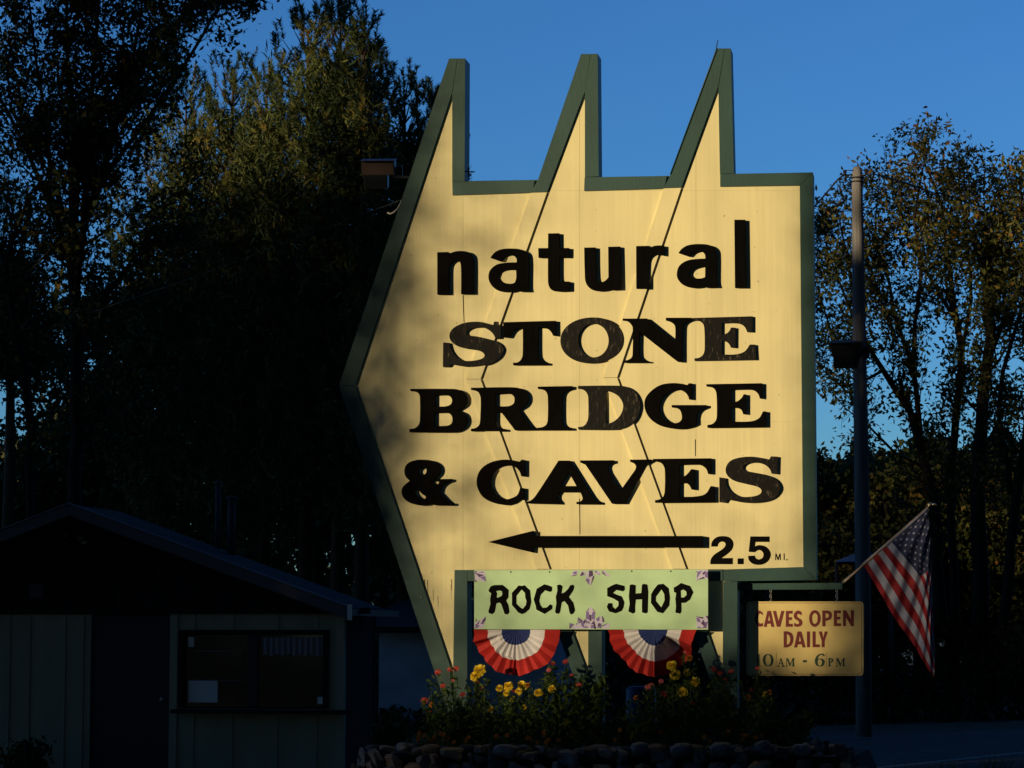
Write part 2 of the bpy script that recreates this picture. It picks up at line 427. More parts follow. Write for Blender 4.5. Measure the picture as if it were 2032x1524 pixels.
L(A, [(1480,258),(1610,255),(1612,432),(1727,430),(1727,540),(1612,540),(1614,790,1),(1628,822,1),(1662,828),(1735,828),(1735,938),(1600,942,1),(1520,925,1),(1485,870,1),(1478,780,1),(1478,542),(1365,542),(1362,432),(1478,432)])
L(B, [(108,402),(235,400),(242,720,1),(260,780,1),(310,788,1),(350,768,1),(380,735),(377,393),(510,390),(520,870),(420,875),(415,860),(340,880,1),(250,885,1),(170,855,1),(125,790,1),(115,700,1)])
L(B, [(690,385),(835,382),(840,408),(890,384,1),(950,378,1),(1003,380),(1003,490),(950,478,1),(890,490,1),(848,535,1),(836,620,1),(832,862),(692,862)])
L(B, [(1165,460),(1205,412,1),(1275,375,1),(1400,362,1),(1520,377,1),(1580,425,1),(1592,510,1),(1592,790,1),(1605,845),(1480,848),(1462,825),(1400,845,1),(1310,848,1),(1210,812,1),(1155,750,1),(1147,680,1),(1175,605,1),(1250,552,1),(1340,532,1),(1465,525),(1462,485,1),(1435,448,1),(1385,440,1),(1325,458,1),(1282,500)],
  [[(1283,690,1),(1310,645,1),(1380,617,1),(1465,605),(1462,733),(1415,748,1),(1350,745,1),(1298,725,1)]])
L(B, [(1790,90),(1912,90),(1922,850),(1797,850)])
SP = .012  # worn letters sit almost flat
L(C, [(720,168),(765,168),(770,205),(800,210),(798,368),(738,370),(700,305,1),(630,252,1),(540,236,1),(450,248,1),(392,290,1),(402,325,1),(520,345,1),(640,372,1),(745,402,1),(812,452,1),(828,515,1),(780,600,1),(680,665,1),(560,695,1),(430,705,1),(300,690,1),(212,672),(185,705),(112,705),(115,415),(190,420),(212,505,1),(270,582,1),(345,627,1),(420,635,1),(510,626,1),(585,602,1),(606,565,1),(570,525,1),(500,505,1),(380,485,1),(270,450,1),(207,395,1),(190,325,1),(230,252,1),(330,195,1),(440,172,1),(560,172,1),(640,190,1),(710,208)], m=PM, y=-.007, th=.0345)
L(C, [(828,175),(1450,158),(1452,335),(1418,332),(1395,290,1),(1340,247,1),(1237,237),(1240,560,1),(1262,612,1),(1310,645,1),(1357,655),(1357,680),(945,682),(945,655),(1000,650,1),(1040,615,1),(1058,560,1),(1060,240),(1000,247,1),(940,285,1),(898,357),(830,352)])
pxprism('letter', ellipse(1174.7, 675.2, 62.8, 45.4, 48, -.04, 2.1), -.007, .0275, PM, sign, [ellipse(1177.5, 675.5, 30.2, 33.6, 40, -.04)])
L(Dd, [(332,132),(620,131),(955,400),(955,235,1),(930,190,1),(890,165,1),(845,152),(842,122),(1148,122),(1148,148),(1090,170,1),(1052,205,1),(1042,260,1),(1040,645),(985,642),(940,610),(530,290),(530,570,1),(558,608,1),(600,630,1),(645,637),(645,652),(350,652),(350,630),(400,620,1),(440,590,1),(450,540,1),(450,240,1),(430,200,1),(390,165,1),(332,155)])
L(Dd, [(1158,125),(1872,105),(1872,292),(1808,290),(1785,240,1),(1740,200,1),(1640,182,1),(1508,185),(1508,325),(1560,310,1),(1600,275,1),(1615,238),(1672,240),(1670,478),(1615,475),(1595,435,1),(1560,405,1),(1508,395),(1508,558),(1680,555,1),(1780,520,1),(1840,440),(1905,440),(1915,620),(1185,632),(1182,605),(1240,595,1),(1285,560,1),(1303,500,1),(1300,250,1),(1285,195,1),(1240,160,1),(1160,152)], m=PM, y=-.007, th=.0345)
L(E, [(78,150),(540,150,1),(620,160,1),(688,200,1),(710,265,1),(695,330,1),(612,390),(690,430,1),(714,500,1),(692,570,1),(625,620,1),(550,634,1),(70,632),(68,600),(130,590,1),(175,550,1),(188,490,1),(188,260,1),(180,215,1),(150,185,1),(80,172)],
  [[(352,218),(470,217,1),(530,240,1),(548,282,1),(530,325,1),(475,346,1),(352,348)], [(348,415),(490,417,1),(538,445,1),(552,492,1),(538,540,1),(490,563,1),(348,565)]])
L(E, [(760,138),(1200,132,1),(1310,145,1),(1378,190,1),(1400,260,1),(1375,330,1),(1297,388),(1420,558,1),(1455,582,1),(1492,588),(1492,610),(1250,612),(1102,415),(1035,412),(1038,545,1),(1060,580,1),(1100,595,1),(1150,600),(1150,622),(758,622),(758,598),(810,588,1),(850,555,1),(862,500,1),(868,260,1),(850,200,1),(820,175,1),(760,160)],
  [[(1032,205),(1180,201,1),(1235,230,1),(1247,270,1),(1235,315,1),(1180,343,1),(1032,345)]])
L(E, [(1508,125),(1890,118),(1890,148),(1830,165,1),(1790,200,1),(1777,250,1),(1777,500,1),(1790,550,1),(1830,577,1),(1890,585),(1890,610),(1505,610),(1505,585),(1560,578,1),(1602,550,1),(1618,500,1),(1620,240,1),(1605,190,1),(1570,160,1),(1508,148)])
L(F, [(35,105),(440,103,1),(540,120,1),(620,180,1),(660,270,1),(660,350,1),(620,450,1),(540,520,1),(440,545,1),(40,545),(35,520),(90,510,1),(125,470,1),(138,420,1),(138,230,1),(125,180,1),(90,145,1),(35,132)],
  [[(315,158),(370,168,1),(440,208,1),(485,275,1),(487,340,1),(455,410,1),(400,460,1),(350,482,1),(318,480)]], m=PM, y=-.007, th=.0345)
L(F, [(1150,80),(1180,78),(1180,240),(1155,240),(1140,200,1),(1100,160,1),(1040,140,1),(960,158,1),(885,225,1),(850,310,1),(868,390,1),(915,445,1),(980,476,1),(1040,476,1),(1078,445,1),(1080,395,1),(1063,350,1),(1030,328,1),(980,320),(980,298),(1330,298),(1330,320),(1272,345,1),(1240,380,1),(1228,430,1),(1230,490),(1180,515,1),(1080,536,1),(960,529,1),(840,493,1),(750,420,1),(707,325,1),(715,230,1),(780,150,1),(870,95,1),(980,77,1),(1080,83,1),(1140,98)])
L(F, [(1328,88),(1890,78),(1890,232),(1868,230),(1850,185,1),(1810,150,1),(1740,137,1),(1577,140),(1577,268),(1640,260,1),(1685,225,1),(1705,190),(1727,190),(1727,390),(1700,388),(1680,345,1),(1640,325,1),(1577,320),(1577,465),(1780,462,1),(1860,430,1),(1900,362),(1930,362),(1930,518),(1340,525),(1338,500),(1390,488,1),(1425,452,1),(1435,400,1),(1432,200,1),(1420,150,1),(1390,120,1),(1330,108)])
L(Gc, [(310,118,1),(420,132,1),(487,180,1),(497,250,1),(455,308,1),(420,328),(478,325),(620,322),(620,345),(562,365,1),(512,408,1),(495,465),(600,570,1),(642,578),(642,603),(440,600),(415,578),(340,602,1),(230,593,1),(140,553,1),(93,485,1),(102,410,1),(175,342),(132,295,1),(120,232,1),(142,170,1),(210,130,1)],
  [[(264,240,1),(300,200,1),(335,197,1),(355,235,1),(332,275,1),(290,275,1)], [(226,445,1),(258,432,1),(300,475,1),(348,520,1),(305,532,1),(250,503,1)], [(398,350),(440,337),(480,333),(487,365),(462,403)]])
L(Gc, [(1362,118),(1395,122),(1395,295),(1360,293),(1340,240,1),(1290,195,1),(1225,180,1),(1140,195,1),(1070,245,1),(1035,330,1),(1042,420,1),(1100,500,1),(1190,537,1),(1260,525,1),(1320,490,1),(1348,418),(1388,420),(1388,545),(1352,545),(1290,585,1),(1210,598,1),(1080,580,1),(960,520,1),(897,420,1),(890,310,1),(940,210,1),(1040,145,1),(1160,119,1),(1260,123,1),(1345,140)])
L(Gc, [(1755,128),(1873,128),(2110,505),(2150,550,1),(2200,568),(2200,590),(1945,588),(1945,567),(1990,560,1),(2010,535,1),(2003,500,1),(1983,460),(1765,460),(1742,500,1),(1747,540,1),(1772,568),(1772,588),(1422,580),(1420,565),(1470,545,1),(1520,490,1)], [[(1862,248),(1945,398),(1775,398)]])
L(H, [(-45,120),(290,118),(290,142),(248,158,1),(232,190,1),(245,240),(360,425),(510,215),(518,180,1),(500,152,1),(458,132),(458,112),(672,110),(672,128),(640,145,1),(605,180),(402,555),(275,555),(10,165),(-45,140)])
L(H, [(690,105),(1275,98),(1275,255),(1245,255),(1225,205,1),(1180,170,1),(1120,158,1),(957,160),(957,285),(1010,276,1),(1050,240,1),(1075,208),(1107,210),(1107,415),(1078,412),(1055,370,1),(1015,345,1),(957,345),(957,488),(1130,482,1),(1220,455,1),(1272,378),(1307,382),(1307,540),(710,545),(710,522),(760,510,1),(795,480,1),(808,420,1),(808,215,1),(790,165,1),(755,138,1),(690,126)])
L(H, [(1880,78),(1950,82),(1945,258),(1885,252),(1865,205,1),(1810,160,1),(1720,140,1),(1640,150,1),(1597,185,1),(1612,220,1),(1700,240,1),(1830,267,1),(1930,312,1),(1976,385,1),(1958,450,1),(1890,510,1),(1760,543,1),(1600,543,1),(1500,525,1),(1440,515),(1420,548),(1358,540),(1358,290),(1418,298),(1430,370,1),(1480,440,1),(1570,483,1),(1680,485,1),(1765,460,1),(1783,420,1),(1740,385,1),(1620,355,1),(1500,320,1),(1432,260,1),(1425,190,1),(1470,125,1),(1560,92,1),(1680,82,1),(1790,95,1),(1860,112)], m=PM, y=-.007, th=.0345)
glyph(I, [(88,140),(362,72),(362,103),(1397,103),(1397,171),(365,171),(362,205)], -.050, .0775, LM, sign, name='arrow_pointer')
FB = M['flatblack']
NY = .0255
def N(crop, o, holes=(), name='numeral'): glyph(crop, o, NY, .004, FB, sign, holes, name)
N(I, [(1450,168),(1455,140,1),(1480,113,1),(1517,104,1),(1562,112,1),(1586,143,1),(1580,182,1),(1552,212,1),(1515,238),(1583,238),(1583,276),(1445,276),(1448,247,1),(1470,217,1),(1520,183,1),(1538,160,1),(1533,143,1),(1515,138,1),(1498,147,1),(1490,168)])
N(I, [(1612,240),(1650,240),(1650,276),(1612,276)])
N(I, [(1690,106),(1808,106),(1808,140),(1722,140),(1718,166),(1748,159,1),(1790,172,1),(1815,212,1),(1800,255,1),(1760,278,1),(1710,275,1),(1682,252,1),(1676,225),(1718,223),(1725,240,1),(1745,246,1),(1765,235,1),(1770,213,1),(1757,193,1),(1738,190,1),(1718,203),(1680,200)])
K6 = (6.773, 1440, 1000)
N(K6, [(665,755),(668,668),(682,668),(704,725),(722,668),(738,668),(740,755),(728,755),(727,695),(710,755),(698,755),(680,695),(677,755)], name='letter')
N(K6, [(778,665),(791,665),(793,755),(780,755)], name='letter')
N(K6, [(815,742),(832,742),(832,758),(815,758)], name='letter')
# cracks, patch seams and stains in the plywood of the lower left
for a, b in [((919, 586), (921, 640)), ((1150, 990), (1151, 1060)), ((1380, 872), (1380, 905))]:
    pxprism('crack', [(a[0]-1, a[1]), (a[0]+1, a[1]), (b[0]+.7, b[1]), (b[0]-.7, b[1])], .0268, .0285, M['core'], sign)
for (x, y0, y1, w_) in [(842.5, 1150, 1170, .8), (848.5, 1151, 1182, .7), (896, 1150, 1172, .8), (859.5, 1170, 1195, .4), (869, 1183, 1204, .5), (895, 1160, 1190, .4)]:
    pxprism('crack', [(x-w_, y0), (x+w_, y0), (x+w_*.4+.6, y1), (x-w_*.3+.6, y1)], .0268, .0285, M['core'], sign)

# ------------------------------------------------------------------ rock shop sign
RY = -.135
rock = thing('shop_sign', 'pale green board reading ROCK SHOP with purple crystal clusters in its corners', 'sign', at(1172, 1249, RY))
pxprism('board', [(941, 1131.5), (1405, 1130), (1405, 1249.5), (941, 1248.5)], RY, RY+.02, M['mint'], rock)
box('mounting_rail', (at(960, 1140, 0).x, RY+.0205, at(960, 1142, 0).z-.04), (at(1390, 1140, 0).x, -.0005, at(960, 1142, 0).z), M['green'], rock)
box('mounting_rail', (at(960, 1140, 0).x, RY+.0205, at(960, 1240, 0).z-.02), (at(1390, 1140, 0).x, -.0005, at(960, 1240, 0).z+.02), M['green'], rock)
Jc = (7.526, 920, 1110); Kc = (7.526, 1170, 1110)
def RL(crop, o, holes=()):
    glyph(crop, [(x, y, 0) for x, y in o], RY-.003, .0028, FB, rock, [[(x, y, 0) for x, y in h] for h in holes])
RL(Jc, [(370,460),(405,402),(450,384),(580,380),(622,412),(672,458),(668,565),(635,615),(668,680),(685,790),(655,823),(612,815),(592,755),(560,665),(535,645),(490,655),(465,780),(430,820),(375,800),(370,770),(400,665),(395,590),(412,505),(385,492)], [[(483,475),(530,464),(573,477),(578,525),(560,550),(500,576),(492,550),(500,510)]])
RL(Jc, [(720,500),(820,390),(870,396),(912,385),(955,430),(992,460),(1010,640),(985,740),(920,800),(870,818),(815,793),(768,735),(720,680),(722,590)], [[(788,545),(865,450),(915,500),(920,570),(938,620),(930,680),(885,738),(850,722),(788,662)]])
RL(Jc, [(1045,600),(1068,520),(1092,438),(1205,372),(1260,385),(1320,410),(1320,468),(1292,488),(1215,462),(1150,530),(1130,620),(1145,680),(1180,723),(1240,718),(1292,670),(1328,690),(1322,740),(1210,816),(1085,750),(1078,700)])
RL(Jc, [(1395,385),(1440,374),(1478,400),(1462,508),(1510,490),(1560,440),(1592,385),(1640,378),(1653,410),(1640,460),(1572,560),(1640,650),(1665,760),(1640,808),(1602,825),(1580,790),(1560,690),(1505,622),(1465,642),(1440,790),(1420,813),(1380,808),(1365,780),(1385,650),(1375,560),(1400,470)])
RL(Kc, [(262,430),(330,390),(395,364),(450,378),(520,395),(528,450),(500,478),(400,457),(350,500),(400,525),(480,552),(520,640),(505,720),(480,768),(390,806),(290,778),(255,710),(280,652),(340,655),(345,710),(385,740),(430,690),(430,630),(350,582),(262,550)])
RL(Kc, [(600,380),(640,372),(688,387),(686,510),(772,502),(780,380),(810,364),(862,375),(876,480),(872,620),(868,790),(840,808),(782,793),(780,700),(783,597),(690,602),(680,700),(680,790),(645,810),(578,778),(598,660),(585,550)])
RL(Kc, [(918,520),(965,440),(1020,374),(1100,364),(1180,430),(1200,570),(1190,690),(1095,806),(1010,783),(965,720),(915,650)], [[(990,560),(1072,448),(1115,520),(1120,610),(1070,718),(990,622)]])
RL(Kc, [(1255,420),(1300,398),(1365,352),(1430,375),(1500,397),(1550,490),(1500,600),(1430,648),(1370,650),(1372,780),(1350,812),(1280,795),(1290,700),(1280,590),(1293,502),(1260,488)], [[(1360,467),(1400,450),(1443,482),(1448,530),(1410,568),(1365,570)]])
# crystal prints: pale cluster with darker facets
def cryst(crop, light, mids, darks):
    for i, (lst, m) in enumerate(((light, M['crys_l']), (mids, M['crys_m']), (darks, M['crys_d']))):
        for p in lst:
            glyph(crop, [(x, y, 0) for x, y in p], RY-.0012*(i+1), .0011, m, rock, name='crystal_facet')
Q = (10.163, 1130, 1110)
cryst(Q, [[(30,350),(60,250),(110,225),(180,235),(150,320)], [(200,345),(240,240),(320,240),(325,320)], [(325,420),(350,245),(400,225),(500,330),(430,520),(400,520)], [(490,290),(480,230),(600,235),(640,330)], [(640,225),(700,230),(812,320),(812,345),(760,350)]],
      [[(70,300),(80,250),(150,240),(140,290)], [(325,420),(350,380),(400,400),(400,520)], [(210,340),(250,250),(260,300),(325,310)], [(540,270),(600,290),(640,330)], [(640,250),(660,225),(720,270)]],
      [[(395,225),(465,225),(470,330),(390,360)], [(430,520),(470,340),(500,345),(480,400)], [(40,345),(60,325),(150,300),(135,322)], [(210,340),(260,250),(300,290)], [(500,232),(540,232),(560,280)], [(640,270),(690,265),(755,345)]])
cryst(Q, [[(330,1060),(420,950),(520,1060),(510,1270),(540,1400),(330,1400)], [(20,1400),(130,1310),(200,1260),(330,1210),(340,1400)], [(500,1400),(510,1220),(640,1140),(700,1260),(640,1330),(560,1400)], [(660,1400),(680,1350),(810,1280),(800,1390)], [(165,1160),(280,1230),(200,1290),(160,1260)]],
      [[(335,1060),(380,1040),(400,1110),(400,1220),(330,1200)], [(470,1050),(520,1060),(505,1210),(455,1210),(450,1110)], [(0,1280),(100,1310),(20,1390),(0,1390)], [(230,1260),(300,1240),(290,1380),(240,1340)], [(530,1200),(610,1150),(600,1240),(570,1250)], [(430,1330),(500,1320),(500,1390),(430,1390)], [(340,1290),(330,1230),(370,1290)], [(640,1340),(790,1275),(690,1350)], [(165,1180),(200,1250),(160,1270)], [(590,1390),(620,1310),(650,1330),(640,1390)]],
      [[(400,1115),(445,1120),(440,1240),(405,1240)], [(165,1160),(270,1240),(200,1240)], [(280,1250),(325,1200),(330,1250),(290,1310)], [(430,1310),(495,1230),(510,1380),(480,1310)], [(330,1230),(400,1260),(410,1310)], [(655,1150),(670,1150),(705,1255),(665,1265)], [(580,1285),(650,1300),(560,1390)], [(280,1355),(380,1355),(370,1375),(290,1375)], [(0,1320),(20,1350),(15,1395),(0,1395)], [(330,1060),(400,970),(380,1020)], [(460,980),(520,1060),(480,1030)], [(140,1290),(160,1280),(145,1330)]])
cryst(Jc, [[(160,175),(320,175),(320,240),(340,335),(200,310),(170,330)], [(160,1030),(170,940),(240,900),(335,850),(320,930),(290,1030)]],
      [[(235,265),(320,250),(335,330)], [(160,175),(200,175),(180,230)], [(180,960),(240,990),(200,1030),(165,1030)], [(250,960),(310,890),(300,970)], [(210,200),(300,178),(290,200)]],
      [[(180,205),(310,235),(230,265)], [(210,285),(330,330),(240,300)], [(240,905),(225,960),(185,980)], [(330,855),(320,920),(270,960),(285,900)], [(160,320),(195,310),(180,345)], [(185,880),(195,920),(175,930)], [(165,180),(170,330),(160,330)]])
cryst(Kc, [[(1590,320),(1610,160),(1765,155),(1765,290),(1700,290)], [(1590,850),(1700,870),(1740,835),(1765,850),(1765,1030),(1600,1030)]],
      [[(1610,190),(1680,165),(1650,210),(1600,290)], [(1720,200),(1765,180),(1765,280),(1720,260)], [(1590,870),(1640,880),(1660,940),(1610,930)], [(1700,940),(1765,930),(1740,1030)], [(1620,1000),(1700,1030),(1610,1030)]],
      [[(1680,205),(1745,165),(1700,235)], [(1590,315),(1700,260),(1720,285),(1640,300)], [(1585,850),(1700,865),(1690,890),(1600,860)], [(1730,840),(1765,850),(1765,900)], [(1660,960),(1700,900),(1720,960),(1745,1030),(1690,980)], [(1700,1000),(1740,1030),(1690,1025)], [(1585,180),(1620,178),(1600,192)]])
for x, y in [(1013.5, 1135), (1090.5, 1135), (1253.5, 1133.5), (1331, 1133.5)]:
    tube('screw', [[(at(x, y, RY-.004), .008), (at(x, y, RY+.001), .008)]], M['screw'], rock, 8)

# ------------------------------------------------------------------ bunting
def bunting(cx, label, rx, rb, left_pinch, dark_right):
    BY = RY+.024
    c = at(cx, 1249.5, BY)
    t = thing('bunting', label, 'bunting', c, 'fan buntings below the shop sign')
    s = (at(cx+100, 1250, BY).x-at(cx, 1250, BY).x)/100
    n = 13*10
    def ring(r0, r1, name, m):
        V, Fc = [], []; K = 5
        for i in range(n+1):
            a = math.pi*i/n
            for k in range(K+1):
                u = r0+(r1-r0)*k/K
                ph = a/math.pi*13
                tri = 2*abs((ph % 1)-.5)                       # pleat profile
                rad = u*(1+.05*math.sin(3.1*a+cx)+.018*math.sin(a*9+cx*2)*u+.022*(tri-.5))
                ex = rx; ez = rb
                x = -math.cos(a)*rad*ex; z = -math.sin(a)*rad*ez
                if left_pinch and x < 0: x += .20*ex*u*math.sin(a)**1.5*(1 if u > .6 else .3)*(1 if a < 1.2 else max(0, (1.57-a)/.37))
                if dark_right and a > 1.66:
                    z *= 1-.05*u; 
                y = -.030*u*tri - .022*math.sin(a*2.6+u*3+cx)*u-.008*math.sin(a*11+cx)*u - (.03*u)
                if dark_right and u > .3: y += 1.75*s*min(max(x-2, 0), 34)*min(1, (u-.3)/.12)*(1 if a < 2.5 else max(0, 1-(a-2.5)/.25))
                if left_pinch and .28 < a < .62 and u > .45: y += .05*u
                V.append((c.x+x*s, c.y+y+.01, c.z+z*s))
        for i in range(n):
            for k in range(K):
                b = i*(K+1)+k; Fc.append((b, b+K+1, b+K+2, b+1))
        o = pyd(name, V, Fc, m, t, None, False)
        return o
    ring(.02, .335, 'blue_centre', M['navy']); ring(.335, .665, 'white_band', M['white']); ring(.665, 1.0, 'red_band', M['red'])
bunting(1023.5, 'red white and blue fan bunting under the word ROCK, its left edge pinched in', 85, 93, True, False)
bunting(1296.5, 'red white and blue fan bunting under the word SHOP with a folded shaded right half', 87, 91, False, True)

# ------------------------------------------------------------------ hanging sign, bar, chains
bar = thing('sign_bracket', 'dark green wooden arm holding the yellow hours sign beside the right post', 'bracket', at(1570, 1170, .2))
p0, p1 = at(1463, 1158, .17), at(1671, 1171, .17)
box('arm', (p0.x, .17, at(1560, 1170, .17).z), (p1.x, .25, at(1560, 1157, .17).z), M['green'], bar, .004)
tube('flag_socket', [[(at(1672, 1157, .19), .016), (at(1689, 1141, .185), .016)]], M['metal'], bar, 8)
cs = thing('hours_sign', 'ochre sign with rounded corners reading CAVES OPEN DAILY 10AM - 6PM, hung on chains', 'sign', at(1597, 1340, .29))
def rrect(x0, y0, x1, y1, r, n=5):
    o = []
    for cx, cy, a0 in ((x1-r, y0+r, -90), (x1-r, y1-r, 0), (x0+r, y1-r, 90), (x0+r, y0+r, 180)):
        for i in range(n+1):
            a = R(a0+90*i/n); o.append((cx+r*math.cos(a), cy+r*math.sin(a)))
    return o
CY = .235
pxprism('panel', rrect(1481, 1193.5, 1713.5, 1341, 8), CY, CY+.02, M['caves'], cs)
pxprism('border_line', rrect(1484, 1196, 1710.5, 1338.5, 6.5), CY-.0012, CY-.0002, M['maroon'], cs, [rrect(1484.8, 1196.8, 1709.7, 1337.7, 5.9)])
for x in (1529, 1660):
    for k in range(5):
        a, b = at(x+(k % 2)*1.2, 1169+k*5.6, .2+.018*k), at(x+(k % 2)*1.2+.6, 1175+k*5.6, .2+.018*k)
        e = Vector((.008, 0, 0)) if k % 2 == 0 else Vector((.001, .008, 0))
        tube('chain_link', [[(a-e, .0035), (a+e, .0035), (b+e, .0035), (b-e, .0035), (a-e, .0035)]], M['metal'], cs, 5)
V6 = (6.627, 1440, 1130)
def TL(o, holes=(), m=None, name='letter'):
    glyph(V6, o, CY-.0028, .0024, m or M['maroon'], cs, holes, name)
TL([(490,575),(440,540,1),(408,565,1),(388,640,1),(400,720,1),(440,752,1),(490,745),(490,705),(450,710,1),(432,690,1),(428,640,1),(436,590,1),(455,580,1),(490,600)])
TL([(500,755),(548,545),(595,545),(640,755),(598,755),(592,715),(545,715),(537,755)], [[(555,672),(585,672),(570,600)]])
TL([(620,545),(662,545),(695,680),(730,545),(772,545),(718,755),(672,755)])
TL([(790,545),(880,543),(880,580),(830,582),(830,628),(872,628),(872,664),(830,666),(830,715),(882,715),(882,753),(790,755)])
TL([(998,560),(998,605),(960,585,1),(938,598,1),(950,630,1),(995,660,1),(1010,700,1),(990,740,1),(940,755,1),(900,745),(900,700),(940,718,1),(965,705,1),(950,675,1),(905,645,1),(895,600,1),(915,560,1),(955,540,1)])
TL([(1172,535,1),(1222,560,1),(1248,640,1),(1225,722,1),(1172,755,1),(1120,725,1),(1097,645,1),(1120,562,1)], [[(1172,575,1),(1143,600,1),(1137,645,1),(1145,695,1),(1172,715,1),(1200,695,1),(1208,645,1),(1200,595,1)]])
TL([(1270,540),(1340,540,1),(1385,560,1),(1398,600,1),(1383,650,1),(1340,672,1),(1312,675),(1312,748),(1270,748)], [[(1312,578),(1340,580,1),(1357,605,1),(1342,632,1),(1312,638)]])
TL([(1422,538),(1515,538),(1515,576),(1463,576),(1463,622),(1508,622),(1508,658),(1463,658),(1463,708),(1518,708),(1518,746),(1422,746)])
TL([(1543,538),(1585,538),(1645,650),(1645,536),(1688,536),(1685,746),(1648,746),(1582,630),(1582,746),(1543,746)])
TL([(762,815),(820,815,1),(872,845,1),(890,915,1),(868,990,1),(815,1024,1),(762,1026)], [[(803,852),(830,865,1),(848,915,1),(835,970,1),(803,990)]])
TL([(898,1026),(945,815),(995,815),(1052,1026),(1008,1026),(1000,985),(950,985),(940,1026)], [[(960,945),(990,945),(973,870)]])
TL([(1068,815),(1108,815),(1108,1024),(1068,1024)])
TL([(1142,815),(1182,815),(1182,985),(1238,985),(1238,1022),(1142,1022)])
TL([(1222,815),(1265,815),(1283,900),(1302,815),(1342,815),(1302,940),(1300,1022),(1262,1022),(1262,940)])
DG = M['dgreen']
TL([(405,1125),(445,1112),(448,1262),(465,1265),(465,1275),(400,1275),(400,1265),(415,1262),(414,1135)], m=DG, name='numeral')
TL([(557,1112,1),(605,1130,1),(630,1190,1),(608,1255,1),(557,1275,1),(508,1252,1),(487,1190,1),(510,1130,1)], [[(557,1122,1),(530,1145,1),(522,1190,1),(530,1240,1),(557,1264,1),(585,1240,1),(594,1190,1),(585,1145,1)]], DG, 'numeral')
TL([(676,1280),(676,1272),(690,1268),(722,1165),(732,1165),(765,1268),(775,1272),(775,1280),(735,1280),(735,1272),(748,1268),(740,1242),(706,1242),(698,1268),(708,1272),(708,1280)], [[(709,1233),(737,1233),(722,1192)]], DG)
TL([(790,1168),(820,1168),(850,1240),(880,1166),(908,1166),(908,1175),(898,1178),(900,1265),(910,1268),(910,1276),(868,1276),(868,1268),(878,1264),(878,1195),(848,1272),(840,1272),(808,1195),(806,1266),(818,1270),(818,1278),(785,1278),(785,1270),(798,1266),(798,1180),(790,1176)], m=DG)
TL([(1015,1192),(1068,1192),(1068,1222),(1015,1222)], m=DG, name='dash')
TL([(1305,1135),(1290,1142,1),(1270,1122),(1230,1135,1),(1212,1180),(1250,1170,1),(1295,1190,1),(1302,1228,1),(1280,1268,1),(1235,1276,1),(1190,1258,1),(1172,1200,1),(1195,1140,1),(1240,1110,1),(1290,1108)], [[(1238,1183,1),(1212,1200,1),(1215,1250,1),(1238,1266,1),(1262,1245,1),(1262,1200,1)]], DG, 'numeral')
TL([(1345,1168),(1385,1166,1),(1412,1180,1),(1412,1210,1),(1385,1226,1),(1375,1226),(1375,1264),(1388,1268),(1388,1276),(1345,1276),(1345,1268),(1354,1264),(1354,1178),(1345,1175)], [[(1375,1176),(1388,1182,1),(1392,1198,1),(1385,1214,1),(1375,1216)]], DG)
TL([(1450,1168),(1482,1168),(1512,1240),(1542,1166),(1570,1166),(1570,1175),(1560,1178),(1562,1262),(1575,1266),(1575,1274),(1530,1274),(1530,1266),(1540,1262),(1540,1195),(1510,1272),(1502,1272),(1468,1195),(1466,1264),(1478,1268),(1478,1276),(1445,1276),(1445,1268),(1458,1264),(1458,1180),(1450,1176)], m=DG)
for x in (664, 1327):
    TL([(x, 1095), (x+3, 1095), (x+1, 1290), (x-2, 1290)], m=FB, name='decal_edge')
TL([(860,1345),(900,1352),(935,1372),(925,1378),(885,1364)], m=M['core'], name='paint_chip')

# ------------------------------------------------------------------ flag on its pole
FY = .17
fp = thing('flag_pole', 'slanted wooden pole with gold finial rising from the green arm', 'flagpole', at(1674, 1155, FY))
tube('pole', [[(at(1676, 1154, FY), .011), (at(1842, 1006, FY-.05), .011)]], M['flagpole'], fp, 8)
e = at(1845, 1001, FY-.05)
tube('finial', [[(at(1842, 1006, FY-.05), .012), (at(1844, 1003, FY-.05), .022), (at(1847, 999, FY-.05), .018), (at(1848, 997, FY-.05), .004)], [(e, .01), (e+Vector((.05, 0, .002)), .012), (e+Vector((.075, 0, -.01)), .004)]], M['brass'], fp, 8)
fl = thing('american_flag', 'stars and stripes hanging limp in folds from the slanted pole', 'flag', at(1846, 1200, FY))
rows = [  # v, control points (px,py,depth)
    (0.0,  [(1713,1121,0), (1745,1174,-.02), (1776,1228,.0), (1808,1272,.02), (1832,1312,.0), (1853,1345,.02)]),
    (0.23, [(1741,1097,0), (1773,1143,-.03), (1803,1190,.0), (1826,1228,.01), (1843,1275,-.02), (1855,1322,.05)]),
    (0.4615, [(1768,1074,0), (1795,1106,-.03), (1826,1146,0), (1841,1190,-.02), (1848,1232,.04), (1855,1290,.09)]),
    (0.73, [(1805,1043,0), (1824,1080,-.02), (1842,1130,0), (1848,1165,.05), (1851,1215,.10), (1854,1268,.14)]),
    (1.0,  [(1841,1011,0), (1845,1052,.01), (1847.5,1096,.05), (1849.5,1150,.11), (1851.5,1200,.15), (1853,1250,.18)])]
def crom(p, t):
    n = len(p)-1; x = min(max(t, 0), 1)*n; i = min(int(x), n-1); f = x-i
    P = lambda j: np.array(p[min(max(j, 0), n)], float)
    a, b, c, d = P(i-1), P(i), P(i+1), P(i+2)
    return .5*((2*b)+(-a+c)*f+(2*a-5*b+4*c-d)*f*f+(-a+3*b-3*c+d)*f**3)
